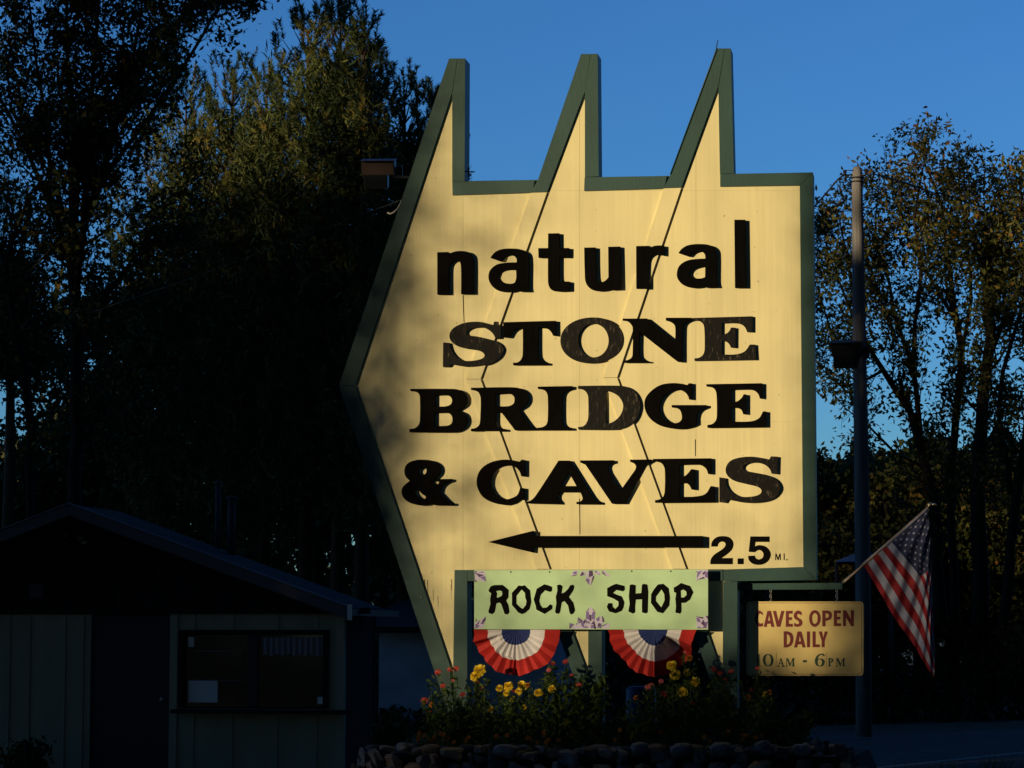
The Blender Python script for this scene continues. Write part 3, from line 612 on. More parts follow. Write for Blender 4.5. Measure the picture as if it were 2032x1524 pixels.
def flagp(u, v, lift=0):
    q = [crom(r[1], u) for r in rows]
    vs_ = [r[0] for r in rows]
    # interpolate over v (piecewise, mild smoothing)
    for i in range(4):
        if v <= vs_[i+1] or i == 3:
            f = (v-vs_[i])/(vs_[i+1]-vs_[i])
            P = lambda j: q[min(max(j, 0), 4)]
            a, b, c, d = P(i-1), P(i), P(i+1), P(i+2)
            r = .5*((2*b)+(-a+c)*f+(2*a-5*b+4*c-d)*f*f+(-a+3*b-3*c+d)*f**3); break
    y = r[2]+.022*math.sin(u*46+v*16)*(1-.4*u)*math.sin(min(1, u*5)*1.57)+.014*math.sin(v*9-u*11)*min(1, u*3)
    p = at(r[0], r[1], FY-.05*v)
    p = p+Vector((0, 1, 0))*(y-lift)
    return p
def flag_part(name, m, v0, v1, u0, u1, par):
    nu = max(4, int(120*(u1-u0))); nv = max(2, int(40*(v1-v0)))
    V = [flagp(u0+(u1-u0)*i/nu, v0+(v1-v0)*j/nv) for i in range(nu+1) for j in range(nv+1)]
    Fc = [(i*(nv+1)+j, (i+1)*(nv+1)+j, (i+1)*(nv+1)+j+1, i*(nv+1)+j+1) for i in range(nu) for j in range(nv)]
    return pyd(name, V, Fc, m, par, None, True)
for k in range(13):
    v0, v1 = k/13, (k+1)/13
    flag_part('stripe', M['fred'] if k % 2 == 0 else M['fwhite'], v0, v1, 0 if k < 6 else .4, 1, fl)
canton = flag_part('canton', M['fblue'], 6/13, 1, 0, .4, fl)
SV, SF = [], []
for r in range(9):
    for c in range(6 if r % 2 == 0 else 5):
        uc = .4*((2*c+1+(r % 2))/12); vc = 6/13+(7/13)*((r+1)/10)
        b = len(SV); SV.append(flagp(uc, vc, .006))
        for k in range(10):
            rr = .0205 if k % 2 == 0 else .009
            a = R(90+36*k)
            SV.append(flagp(uc+rr*math.cos(a)*.62, min(.999, vc+rr*math.sin(a)), .006))
        for k in range(10): SF.append((b, b+1+k, b+1+(k+1) % 10))
        # one star, own object
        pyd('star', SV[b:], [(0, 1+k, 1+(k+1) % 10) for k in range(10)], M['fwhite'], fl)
tube('header_sleeve', [[(at(1712, 1121, FY-.004), .014), (at(1776, 1066, FY-.025), .016), (at(1842, 1009, FY-.054), .013)]], M['fwhite'], fl, 8)
# ------------------------------------------------------------------ utility pole and lamps
PY = 13.3
up = thing('utility_pole', 'weathered grey wooden utility pole right of the big sign', 'pole', (at(1712, 1450, PY).x, PY, 0))
pts = []
for py, pxc, r_ in ((1462, 1714, 15.8), (1200, 1713, 15.2), (900, 1709, 14.3), (600, 1704, 12.8), (400, 1701.5, 11), (345, 1701, 10.4), (334, 1701, 8.5), (330, 1701, 4)):
    p = at(pxc, py, PY); pts.append((p, r_/((5000/ (PY+D)))*1.0))
tube('pole', [pts], M['pole'], up, 16)
def w(px, py, Y=PY): return at(px, py, Y)
tube('pole_band', [[(w(1701.5, 352), .096), (w(1701.5, 355), .096)]], M['blackm'], up, 16)
tube('pole_band', [[(w(1701.5, 360), .097), (w(1701.5, 362.5), .097)]], M['blackm'], up, 16)
for x, s in ((1676.5, -1), (1719, 1)):
    lathe('insulator', [(.0, -.045), (.022, -.045), (.028, -.025), (.02, -.01), (.028, .008), (.03, .03), (.015, .045), (0, .046)], w(x, 343 if s < 0 else 341, PY-.05), M['brown'], up, 10)
    tube('insulator_bracket', [[(w(1701, 338, PY-.05), .008), (w(x, 338, PY-.05), .008), (w(x, 347, PY-.05), .008), (w(1701, 347, PY-.05), .008)]], M['blackm'], up, 5)
cab = thing('overhead_cable', 'black cable sagging from the utility pole down left behind the sign', 'cable', w(1676, 345))
tube('cable', [[(w(1674, 347), .012), (w(1662, 357), .014), (w(1640, 383), .014), (w(1616, 410), .014), (w(1560, 470), .014)], [(w(1662, 355), .008), (w(1680, 352), .008), (w(1701, 353), .008)], [(w(1668, 356), .006), (w(1686, 362), .006), (w(1690, 364), .006)]], M['wire'], cab, 5)
cab = thing('overhead_cable', 'black cable running from the utility pole to the right into the leaves', 'cable', w(1735, 344))
tube('cable', [[(w(1722, 334), .006), (w(1730, 336), .008), (w(1733, 345), .010), (w(1760, 352, 14), .016), (w(1800, 364, 16), .017), (w(1850, 382, 19), .018), (w(1960, 430, 26), .02), (w(2100, 500, 34), .022)],
               [(w(1712, 353), .006), (w(1725, 350), .006), (w(1733, 345), .006)], [(w(1712, 361), .006), (w(1728, 356), .006), (w(1736, 347), .006)]], M['wire'], cab, 5)
cab = thing('guy_wire', 'thin dark wire slanting between the sign edge and the utility pole top', 'wire', w(1650, 420))
tube('wire', [[(w(1700, 362), .005), (w(1660, 405), .005), (w(1630, 455), .005), (w(1600, 505), .005)]], M['wire'], cab, 4)

def floodlight(label, c, yaw, pitch, s, dark):
    t = thing('floodlight', label, 'lamp', c, None)
    m1 = M['blackm'] if dark else M['brownm']
    Rm = Matrix.Rotation(yaw, 4, 'Z') @ Matrix.Rotation(pitch, 4, 'X')
    def bx(name, lo, hi, m, bev=.008):
        o = box(name, lo, hi, m, None, bev); o.data.transform(Matrix.Scale(s, 4)); o.data.transform(Rm); o.parent = t; return o
    bx('housing', (-.18, -.14, 0), (.18, .14, .155), m1)
    bx('lens_frame', (-.16, -.12, -.15), (.10, .12, -.003), M['blackm'])
    bx('lens', (-.15, -.124, -.14), (.09, -.121, -.012), M['glass'], .0)
    bx('bracket', (.183, -.03, -.03), (.26, .03, .09), M['blackm'])
    bx('visor', (-.19, -.2, .157), (.19, .14, .163), m1, .001)
    return t
floodlight('bronze box floodlight mounted at the left edge of the big sign', at(752, 346, .5), R(8), R(14), .98, False)
floodlight('dark box floodlight bolted high on the utility pole', at(1681, 704, PY-.05), R(0), R(12), 1.3, True)
arm = thing('lamp_arm', 'short dark arm joining the box floodlight to the left sign edge', 'bracket', at(800, 350, .4))
tube('arm', [[(at(778, 350, .5), .02), (at(800, 352, .35), .02), (at(822, 352, .2), .02)]], M['blackm'], arm, 8)
ww = thing('service_wire', 'thin pale service wire running down left from the sign edge into the trees', 'wire', at(795, 400, .3))
tube('wire', [[(at(795, 397, .3), .008), (at(790, 398.5, .3), .009), (at(775, 405, .4), .005), (at(733, 420, .8), .0035), (at(560, 484, 2.4), .004), (at(400, 545, 4.5), .0045), (at(180, 620, 8), .005)]], M['wired'], ww, 4)
wl = thing('wire_loop', 'pale loose loop of wire hanging off the left sign edge', 'wire', at(795, 400, .3))
tube('loop', [[(at(796, 397, .28), .006), (at(795, 402, .3), .006), (at(789, 414, .3), .008), (at(782, 421, .3), .011), (at(775, 424.5, .3), .012), (at(769, 422, .3), .012)]], M['wirel'], wl, 6)

# ------------------------------------------------------------------ ticket shed
SY = 1.5
shed = thing('shed', 'low cream shed with dark brown gable, brown door and wide serving window', 'shed', (at(340, 1250, SY).x, SY, 0))
zt = at(400, 1212, SY).z
xl, xr = at(-160, 1250, SY).x, at(683, 1250, SY).x
def X(px, Y=SY): return at(px, 1250, Y).x
def Z(py, Y=SY, px=400): return at(px, py, Y).z
d0, d1 = X(181), X(338); w0, w1 = X(361), X(648); wz0, wz1 = Z(1406), Z(1256)
dz = Z(1217)
# front wall with openings for door and window
prism('wall', [(xl, 0), (d0, 0), (d0, dz), (d1, dz), (d1, 0), (xr, 0), (xr, zt), (xl, zt)], SY, SY+.09, M['shed'], shed, [[(w0, wz0), (w1, wz0), (w1, wz1), (w0, wz1)]])
prism('wall', [(SY+.091, 0), (SY+1.5, 0), (SY+1.5, zt), (SY+.091, zt)], 0, .08, M['brown'], shed)
sw = COL.objects[-1] if False else shed.children[-1]
# turn the side wall so it runs in depth
for v in sw.data.vertices:
    x, y, z = v.co+root_loc(shed)
    v.co = Vector((xr-.09+y, x, z))-root_loc(shed)
box('wall', (xl, SY+1.5, 0), (xr, SY+1.58, zt), M['brown'], shed)
for px in [20, 60, 130, 166, 386, 463, 552, 630]:
    x = X(px)
    if px > 340:
        box('batten', (x-.006, SY-.012, wz1+.02), (x+.006, SY-.001, zt-.01), M['shedtrim'], shed)
        box('batten', (x-.006, SY-.012, .05), (x+.006, SY-.001, wz0-.06), M['shedtrim'], shed)
    else:
        box('batten', (x-.006, SY-.012, .05), (x+.006, SY-.001, zt-.01), M['shedtrim'], shed)
box('corner_board', (xr-.085, SY-.02, 0), (xr+.005, SY-.001, zt-.002), M['shedtrim'], shed)
box('door_trim', (d1+.002, SY-.018, 0), (d1+.09, SY-.001, zt-.004), M['shedtrim'], shed)
door = box('door', (d0+.008, SY+.025, .01), (d1-.008, SY+.065, dz-.008), M['door'], shed)
kn = at(322, 1388, SY-.02)
lathe('knob', [(.0, -.03), (.02, -.028), (.03, -.01), (.03, .01), (.02, .028), (0, .03)], kn, M['metal'], door, 12)
# window: frame, mullion, panes, counter
fr = box('window_frame', (w0-.03, SY-.03, wz1), (w1+.03, SY+.05, wz1+.035), M['brown'], shed)
box('window_frame', (w0-.03, SY-.03, wz0+.01), (w0+.03, SY+.05, wz1-.001), M['brown'], shed)
box('window_frame', (w1-.03, SY-.03, wz0+.01), (w1+.03, SY+.05, wz1-.001), M['brown'], shed)
xm0, xm1 = X(492), X(512)
box('mullion', (xm0, SY+.0, wz0+.02), (xm1, SY+.055, wz1-.02), M['door'], shed)
box('window_pane', (w0+.031, SY+.03, wz0+.02), (xm0-.002, SY+.036, wz1-.02), M['glass'], shed)
box('window_pane', (xm1+.002, SY+.03, wz0+.02), (w1-.031, SY+.036, wz1-.02), M['glass'], shed)
box('counter', (X(356), SY-.30, wz0-.045), (X(712), SY-.002, wz0-.005), M['brown'], shed)
sl = Z(1292); sl2 = Z(1350)
tube('sash_line', [[((X(385), SY+.02, sl), .006), ((X(483), SY+.02, sl), .006), ((X(483), SY+.02, sl2), .006), ((X(375), SY+.02, sl2), .006)]], M['drip'], shed, 4)
# curtain: gathered cloth just in front of the pane inside the frame
V, Fc = [], []
cx0, cx1, cz0, cz1 = X(520), X(640), Z(1300), Z(1265)
for i in range(61):
    for j in range(2):
        V.append((cx0+(cx1-cx0)*i/60, SY+.015+.008*math.sin(i*1.1), (cz1 if j else cz0+.01*math.sin(i*.55))))
Fc = [(2*i, 2*i+2, 2*i+3, 2*i+1) for i in range(60)]
pyd('curtain', V, Fc, M['curtain'], shed)
for (x0, y0, x1, y1), lab, nm in (((374, 1351, 432, 1394), 'white paper notice taped in the lower left of the serving window', 'notice'), ((630, 1382, 645, 1396), 'small pale card in the lower right corner of the serving window', 'card'), ((373, 1264, 384, 1284), 'small pale tag in the upper left corner of the serving window', 'tag')):
    t = box(nm, (X(x0), SY+.020, Z(y1)), (X(x1), SY+.024, Z(y0)), M['paper']); t['label'] = lab; t['category'] = nm
# brown gable of vertical boards
rg = (X(165), Z(1003)); slopeR = (Z(1003)-at(705, 1203, SY).z)/(X(705)-X(165)); slopeL = slopeR*1.02
def roofz(x): return rg[1]-(x-rg[0])*slopeR if x > rg[0] else rg[1]-(rg[0]-x)*slopeL
xb = xl
gl = []
while xb < xr+.1:
    x2 = min(xb+.46, xr+.1)
    pl = [(xb+.003, zt+.002), (x2-.003, zt+.002), (x2-.003, roofz(x2)-.11)]
    if xb < rg[0] < x2: pl.append((rg[0], roofz(rg[0])-.11))
    pl.append((xb+.003, roofz(xb)-.11))
    if roofz(x2)-.11 > zt+.02 and roofz(xb)-.11 > zt+.02:
        prism('gable_board', pl, SY-.02, SY+.05, M['brown'], shed)
    xb = x2
box('gable_sill', (xl, SY-.045, zt-.035), (xr+.3, SY-.0205, zt+.03), M['brown'], shed)
# roof slabs and rake fascia
def slab(name, xa, xb_, y0, y1, off0, off1, m):
    prism(name, [(xa, roofz(xa)+off0), (xb_, roofz(xb_)+off0), (xb_, roofz(xb_)+off1), (xa, roofz(xa)+off1)], y0, y1, m, shed)
xe = X(713); xw = xl-.4
for xa, xb_ in ((rg[0], xe), (xw, rg[0]-.002)):
    slab('roof', xa, xb_, SY-.5, SY+1.2, -.05, .0, M['shingle'])
    slab('fascia', xa, xb_, SY-.54, SY-.503, -.125, -.006, M['fascia'])
    slab('roof_edge', xa, xb_, SY-.56, SY-.50, .002, .018, M['drip'])
box('fascia', (xe+.002, SY-.54, roofz(xe)-.09), (xe+.03, SY+1.9, roofz(xe)-.02), M['fascia'], shed)
box('trim_end', (X(688, SY-.6), SY-.58, Z(1231, SY-.6)), (X(697, SY-.6), SY-.565, Z(1200, SY-.6)), M['paper'], shed)
vp = thing('vent_pipe', 'taller thin vent pipe standing on the shed roof, left one', 'pipe', (X(430, 2.6), 2.6, Z(1075, 2.6)))
tube('pipe', [[((X(430, 2.6), 2.6, roofz(X(430, 2.6))-.02), .032), ((X(430, 2.6), 2.6, Z(962, 2.6)), .032)]], M['dull'], vp, 10)
lathe('cap', [(0, .06), (.05, .03), (.052, 0), (.03, 0)], (X(430, 2.6), 2.6, Z(962, 2.6)), M['dull'], vp, 10)
vp = thing('vent_pipe', 'shorter wider vent pipe standing on the shed roof, right one', 'pipe', (X(457, 2.4), 2.4, Z(1080, 2.4)))
tube('pipe', [[((X(457, 2.4), 2.4, roofz(X(457, 2.4))-.02), .045), ((X(457, 2.4), 2.4, Z(992, 2.4)), .045)]], M['dull'], vp, 10)
lathe('cap', [(0, .05), (.06, .03), (.065, 0), (.04, 0)], (X(457, 2.4), 2.4, Z(992, 2.4)), M['dull'], vp, 10)
yl = thing('yard_lamp', 'small twin spotlight fixed under the peak of the shed gable', 'lamp', (X(160), SY-.05, Z(1070)))
tube('lamp_head', [[((X(172), SY-.09, Z(1068)), .012), ((X(175), SY-.16, Z(1078)), .035), ((X(175.3), SY-.17, Z(1079)), .033)]], M['metal'], yl, 8)
tube('lamp_head', [[((X(150), SY-.09, Z(1064)), .012), ((X(138), SY-.16, Z(1062)), .035), ((X(137.7), SY-.17, Z(1062)), .033)]], M['metal'], yl, 8)
tube('lamp_mount', [[((X(161), SY-.021, Z(1066)), .04), ((X(161), SY-.05, Z(1066)), .04)], [((X(150), SY-.06, Z(1064)), .01), ((X(172), SY-.06, Z(1067)), .01)]], M['metal'], yl, 8)
lb = box('license_plate', (X(56, SY-.03), SY-.028, Z(1186)), (X(84, SY-.03), SY-.0205, Z(1158)), M['dull'], None)
lb.name = 'wall_plate'; lb['label'] = 'small pale plate on the brown gable left of the shed door'; lb['category'] = 'plate'

# ------------------------------------------------------------------ low outbuilding and blue canopy behind
ob = thing('outbuilding', 'low pale blue-grey building far behind the left leg of the big sign', 'building', (at(880, 1300, 16).x, 16, 0))
x0, x1 = at(752, 1250, 16).x, at(1085, 1250, 16).x
for k in range(14):
    z0, z1 = .15+k*.125, .15+(k+1)*.125-.004
    if z1 > at(800, 1262, 16).z: break
    box('siding_plank', (x0, 16, z0), (x1, 16.04+.0, z1), M['pale'], ob)
box('wall', (x0, 16.041, 0), (x1, 19, at(800, 1262, 16).z+.05), M['pale'], ob)
zz = at(800, 1262, 16).z+.051
pyd('roof', [(x0-.4, 15.5, zz), (x1+.4, 15.5, zz), (x1+.4, 19.5, zz+.5), (x0-.4, 19.5, zz+.5), (x0-.4, 15.5, zz+.1), (x1+.4, 15.5, zz+.1), (x1+.4, 19.5, zz+.6), (x0-.4, 19.5, zz+.6)],
    [(0, 3, 2, 1), (4, 5, 6, 7), (0, 1, 5, 4), (1, 2, 6, 5), (2, 3, 7, 6), (3, 0, 4, 7)], M['brown'], ob)
CYY = 20
cn = thing('canopy', 'small blue pitched canopy seen low beside the utility pole', 'canopy', (at(1712, 1110, CYY).x, CYY, 0))
ca, cb, cc = at(1660, 1113, CYY), at(1765, 1113, CYY), at(1713, 1091, CYY)
wd = Vector((0, 2.4, 0))
pyd('cover', [ca, cb, cc, ca+wd, cb+wd, cc+wd, (ca.x, ca.y-.01, ca.z-.015), (cb.x, cb.y-.01, cb.z-.015)], [(0, 1, 2), (3, 5, 4), (0, 2, 5, 3), (1, 4, 5, 2), (6, 7, 1, 0)], M['tarp'], cn)
for p in (ca, cb, ca+wd, cb+wd):
    tube('canopy_leg', [[((p.x, p.y, 0), .03), ((p.x, p.y, p.z-.02), .03)]], M['blackm'], cn, 8)
BYY = 4.6
bb = thing('barrel', 'blue plastic barrel half hidden behind the flowers under the word SHOP', 'barrel', (at(1272, 1382, BYY).x, BYY, 0))
bc = at(1272, 1382, BYY)
tube('body', [[((bc.x, BYY, 0), .17), ((bc.x, BYY, .35), .185), ((bc.x, BYY, .38), .19), ((bc.x, BYY, .41), .185), ((bc.x, BYY, bc.z+.08), .18), ((bc.x, BYY, bc.z+.10), .165)]], M['blueb'], bb, 20)
tube('lid', [[((bc.x, BYY, bc.z+.101), .16), ((bc.x, BYY, bc.z+.12), .15)]], M['blueb'], bb, 20)

# ------------------------------------------------------------------ stone wall
WY = -1.15
wall = thing('stone_wall', 'low dry wall of rounded field stones holding up the flower bed', 'wall', (at(1190, 1500, WY).x, WY, 0))
rng = random.Random(11)
def stone_mesh(seed):
    r = random.Random(seed); bm = bmesh.new(); bmesh.ops.create_icosphere(bm, subdivisions=2, radius=.5)
    dirs = [Vector((r.gauss(0, 1), r.gauss(0, 1), r.gauss(0, 1))).normalized() for _ in range(13)]
    amp = [r.uniform(.07, .22) for _ in dirs]
    for v in bm.verts:
        d = v.co.normalized(); k = 1.0
        for q, a in zip(dirs, amp):
            dt = d.dot(q)
            if dt > .62: k -= a*(dt-.62)/.38*1.6
        k += r.uniform(-.012, .012)
        # squarer body
        p = Vector([math.copysign(abs(c)**.66, c) for c in d])
        v.co = p*.5*k
    me = bpy.data.meshes.new('stone'); bm.to_mesh(me); bm.free()
    if seed % 4 == 0: me.shade_smooth()
    return me
SM = {}
for k in range(8):
    for j, m in enumerate(STONE):
        pass
base_meshes = [stone_mesh(k) for k in range(8)]
def stone_variant(k, j):
    if (k, j) not in SM:
        me = base_meshes[k].copy(); me.materials.append(STONE[j]); SM[(k, j)] = me
    return SM[(k, j)]
def put_stone(x, y, z, sx, sy, sz, j):
    o = bpy.data.objects.new('stone', stone_variant(rng.randrange(8), j)); COL.objects.link(o); o.parent = wall
    o.location = Vector((x, y, z))-wall.location; o.scale = (sx, sy, sz)
    o.rotation_euler = (rng.uniform(-.12, .12), rng.uniform(-.12, .12), rng.uniform(-.3, .3))
def pst(x0, y0, x1, y1, j, dy=0):
    a, b = at(x0, y0, WY+dy), at(x1, y1, WY+dy)
    put_stone((a.x+b.x)/2, WY+dy+.1, (a.z+b.z)/2, (b.x-a.x)*1.06, .32, (a.z-b.z)*1.06, j)
top = [(703,1484,724,1528,2),(724,1486,757,1530,0),(757,1496,795,1532,1),(782,1472,815,1494,0),(815,1484,838,1500,2),(824,1497,850,1530,0),(838,1478,866,1498,3),(850,1495,870,1522,3),(866,1480,924,1516,1),
       (924,1494,938,1520,4),(938,1477,962,1497,3),(936,1498,963,1522,0),(963,1480,979,1516,4),(978,1478,1028,1512,2),(1028,1482,1044,1510,4),(1040,1490,1066,1516,0),(1066,1480,1082,1502,4),(1078,1486,1100,1510,2),(1096,1488,1150,1530,2),
       (1150,1480,1186,1512,4),(1186,1477,1220,1508,0),(1218,1484,1246,1522,2),(1246,1474,1288,1506,2),(1288,1480,1330,1520,4),(1328,1476,1372,1510,2),(1372,1480,1404,1522,4),(1404,1474,1452,1508,2),(1452,1482,1488,1520,4),
       (1488,1470,1532,1506,2),(1532,1478,1570,1516,4),(1570,1468,1612,1502,2),(1612,1462,1650,1498,4),(1648,1466,1682,1506,4),(1672,1486,1694,1524,4)]
for a in top: pst(*a)
for row, (ya, yb) in enumerate(((1512, 1556), (1550, 1592))):
    x = 690-row*6
    while x < 1700:
        wd_ = rng.randint(28, 58); pst(x, ya+rng.randint(-5, 5), x+wd_, yb+rng.randint(-5, 5), rng.randrange(5), .02); x += wd_
# second line of stones behind the top course, then the soil of the bed
for k in range(26):
    x = 712+k*38+rng.uniform(-6, 6); pst(x, 1478, x+42, 1502, rng.randrange(5), .28)
bl, br_ = at(705, 1500, WY+.2).x, at(1690, 1500, WY+.2).x
bz = at(1100, 1487, -.4).z
pyd('flower_bed', [(bl, WY+.3, bz-.03), (br_, WY+.3, bz-.03), (br_+.1, 1.2, bz-.05), (bl-.1, 1.2, bz-.05), (bl, WY+.3, -.1), (br_, WY+.3, -.1), (br_+.3, 1.5, -.1), (bl-.3, 1.5, -.1)],
    [(0, 1, 2, 3), (0, 4, 5, 1), (1, 5, 6, 2), (2, 6, 7, 3), (3, 7, 4, 0)], M['soil'], None, 'structure')

# ------------------------------------------------------------------ flowering plants
nr = np.random.RandomState(5)
def leaf_quads(C, L_, W_, updir=.3, rs=nr, face=None):
    """diamond leaves at centres C (n,3)"""
    n = len(C)
    a = rs.normal(size=(n, 3)); a[:, 2] += updir; a /= np.linalg.norm(a, axis=1)[:, None]
    b = rs.normal(size=(n, 3)); b -= a*np.sum(a*b, axis=1)[:, None]; b /= np.linalg.norm(b, axis=1)[:, None]
    L_ = (np.asarray(L_)*(.6+.8*rs.rand(n)))[:, None]; W_ = L_*(np.asarray(W_)/np.maximum(np.asarray(L_).mean(), 1e-6)) if False else (W_*(.7+.6*rs.rand(n)))[:, None]
    nrm = np.cross(a, b)*W_*.35
    V = np.stack([C-a*L_/2, C+b*W_/2+nrm, C+a*L_/2, C-b*W_/2+nrm], axis=1).reshape(-1, 3)
    return V
def flower_head(name, c, r, kind, par):
    if kind in ('yellow', 'orange') and r > .018:      # full pompon marigold
        V, Fc = [], []
        ax = Vector((random.uniform(-.45, .1), -.8, random.uniform(.35, .7))).normalized(); e1 = ax.orthogonal().normalized(); e2 = ax.cross(e1)
        cc_ = Vector(c)
        for k in range(6):
            el = R(-12+k*19); np_ = [15, 15, 13, 10, 7, 4][k]; rr = r*(1-.04*k)
            for i in range(np_):
                t = 2*math.pi*(i+.5*(k % 2))/np_+random.uniform(-.12, .12)
                d = ((e1*math.cos(t)+e2*math.sin(t))*math.cos(el)+ax*math.sin(el)*.8); s_ = (-e1*math.sin(t)+e2*math.cos(t))
                l = rr*random.uniform(.85, 1.12); wv = rr*.27
                b = len(V)
                up2 = ax*(.12*rr)
                V += [cc_+d*rr*.3, cc_+d*l*.78+s_*wv+up2, cc_+d*l*1.02+up2*random.uniform(-.5, 1.5), cc_+d*l*.78-s_*wv+up2]
                Fc.append((b, b+1, b+2, b+3))
        V0 = len(V)
        o = pyd(name, V, Fc, M['fl_'+kind], par)
        # inner body so no see-through
    else:
        V, Fc = [], []
        tilt = Vector((random.uniform(-.4, .3), -.75, .6)).normalized()
        u = tilt.orthogonal().normalized(); v = tilt.cross(u)
        np_ = 9
        for ring, (rr, h) in enumerate(((r, 0), (r*.72, .12*r))):
            for i in range(np_):
                t = 2*math.pi*(i+.5*ring)/np_
                d = u*math.cos(t)+v*math.sin(t); s = -u*math.sin(t)+v*math.cos(t)
                b = len(V); cc_ = Vector(c)+tilt*h
                V += [cc_, cc_+d*rr*.6+s*rr*.26+tilt*.12*r, cc_+d*rr*random.uniform(.9, 1.1), cc_+d*rr*.6-s*rr*.26+tilt*.12*r]
                Fc.append((b, b+1, b+2, b+3))
        o = pyd(name, V, Fc, M['fl_'+kind], par)
        lathe('flower_centre', [(0, .0), (r*.26, .002), (r*.2, r*.14), (0, r*.2)], Vector(c)+tilt*.14*r, M['centre'] if kind != 'yellow' else M['fl_yellow'], o, 8)
    return o
PLY = -.42
BZ = bz
def plant(name, label, bx, heads, group, nleaf=220, spread=.16, hmax=None, Y=PLY, lsz=.062, tall=None):
    b = at(bx, 1487, Y); b.z = BZ-.02
    t = thing(name, label, 'plant', b, group)
    paths, LC = [], []
    tops = [at(x, y, Y+nr.uniform(-.12, .12)) for (x, y, r_, k) in heads]
    extra = [Vector((b.x+nr.normal()*spread*.8, b.y+nr.normal()*.12, b.z+(tall or (max([q.z for q in tops])-b.z))*nr.uniform(.45, .92))) for _ in range(5)]
    for q in tops+extra:
        m_ = Vector(((b.x*.45+q.x*.55)+nr.normal()*.015, (b.y+q.y)/2, b.z+(q.z-b.z)*.55))
        s0 = Vector((b.x+nr.normal()*.03, b.y+nr.normal()*.03, b.z))
        paths.append([(s0, .0055), (m_, .0045), (q, .003)])
        for _ in range(max(8, int(nleaf*1.7)//(len(tops)+5))):
            f = nr.uniform(.12, .97); p = (s0.lerp(m_, f*2) if f < .5 else m_.lerp(q, f*2-1))
            rad = spread*.42*(1.25-f)
            LC.append((p.x+nr.normal()*rad, p.y+nr.normal()*rad, p.z+nr.normal()*.02))
    tube('stem', paths, M['stem'], t, 4)
    LC = np.array(LC)
    quads('foliage', leaf_quads(LC, lsz, lsz*.38), nr.rand(len(LC)), M['plantleaf'], t)
    for (x, y, r_, k), q in zip(heads, tops):
        flower_head('flower', q, r_/189.0*1.35, k, t)
    return t
Yl, O, Rr, Pk = 'yellow', 'orange', 'fred2', 'pink'
plant('zinnia_plant', 'tall red flowered plant growing up in front of the left post', 903, [(893,1328,5,Rr),(905,1327,5.5,Rr),(918,1378,5,Rr),(899,1350,3,Pk)], 'red zinnias in the bed', 200, .14)
plant('zinnia_plant', 'red flowered plant farthest left in the bed, before the tip of the left leg', 866, [(869,1334,6,Rr),(879,1361,5,Rr),(842,1390,6.5,Rr),(857,1398,4.5,O),(853,1410,4.5,Rr)], 'red zinnias in the bed', 240, .16)
plant('marigold_plant', 'marigold with two big yellow blooms touching beside the left post', 949, [(952,1331,10,Yl),(943,1342,8,Yl),(946,1351,4,Rr),(956,1364,4,Pk)], 'yellow marigolds in the bed', 240, .16)
plant('marigold_plant', 'marigold with several yellow blooms under the left bunting', 1008, [(1009.5,1362,7.5,Yl),(991.5,1366,6,Yl),(1005,1376,5,Yl),(974,1408,5,Yl),(1018,1388,5.5,Yl),(1022,1371,4.5,Rr)], 'yellow marigolds in the bed', 420, .2)
plant('marigold_plant', 'marigold with a ragged cluster of three yellow blooms right of the left bunting tip', 1050, [(1037,1361,8,Yl),(1030,1372,5.5,Yl),(1047,1360,4,O),(1069,1375,7,Yl),(1040,1404,4,Yl)], 'yellow marigolds in the bed', 380, .2)
plant('zinnia_plant', 'leafy pink and red flowered plant before the tail of the middle post', 1110, [(1089,1330,4.5,Pk),(1098,1316,4.5,Rr),(1122,1313,5,Rr),(1096,1367,6,Yl),(1101,1391,5.5,Rr),(1106,1417,5,O),(1149,1360,5.5,Rr),(1135,1340,4,Rr)], 'red zinnias in the bed', 700, .24, lsz=.075)
plant('marigold_plant', 'low yellow marigold in front of the middle post', 1132, [(1126,1434,7,Yl),(1138,1453,5,Yl)], 'yellow marigolds in the bed', 200, .14, tall=.35)
plant('green_plant', 'dark leafy plant with no open bloom at the middle post', 1172, [], 'green plants in the bed', 300, .15, tall=.85, lsz=.09)
plant('zinnia_plant', 'straggly pink and red plant under the right bunting', 1285, [(1286,1363,6,Pk),(1293,1359,4,Pk),(1318,1377,6,Rr),(1312,1352,4.5,Pk),(1262,1385,4,O)], 'red zinnias in the bed', 360, .22)
plant('marigold_plant', 'tall marigold with five yellow blooms before the lower right of the right bunting', 1352, [(1333,1321,8,Yl),(1340,1340,8.5,Yl),(1364,1335,6.5,Yl),(1355,1373,8,Yl),(1369,1306,5,O),(1359,1294,2.5,Pk)], 'yellow marigolds in the bed', 420, .2)
plant('marigold_plant', 'marigold with one lone round yellow bloom left of the right post', 1384, [(1380,1353,7.5,Yl),(1385,1364,4,Rr),(1377,1394,4.5,Rr),(1405,1391,4.5,Yl)], 'yellow marigolds in the bed', 300, .18)
plant('zinnia_plant', 'dim magenta flowered plant in front of the right post', 1432, [(1417,1328,5,Rr),(1429,1336,4.5,Rr),(1451,1332,4.5,Rr),(1440,1350,4,Rr)], 'red zinnias in the bed', 300, .2)
plant('zinnia_plant', 'orange flowered plant below the hours sign at the right end', 1505, [(1518,1378,4.5,Yl),(1527,1374,4.5,O),(1484,1384,5,O),(1492,1370,4,Rr),(1503,1326,3.5,Rr)], 'red zinnias in the bed', 320, .22)
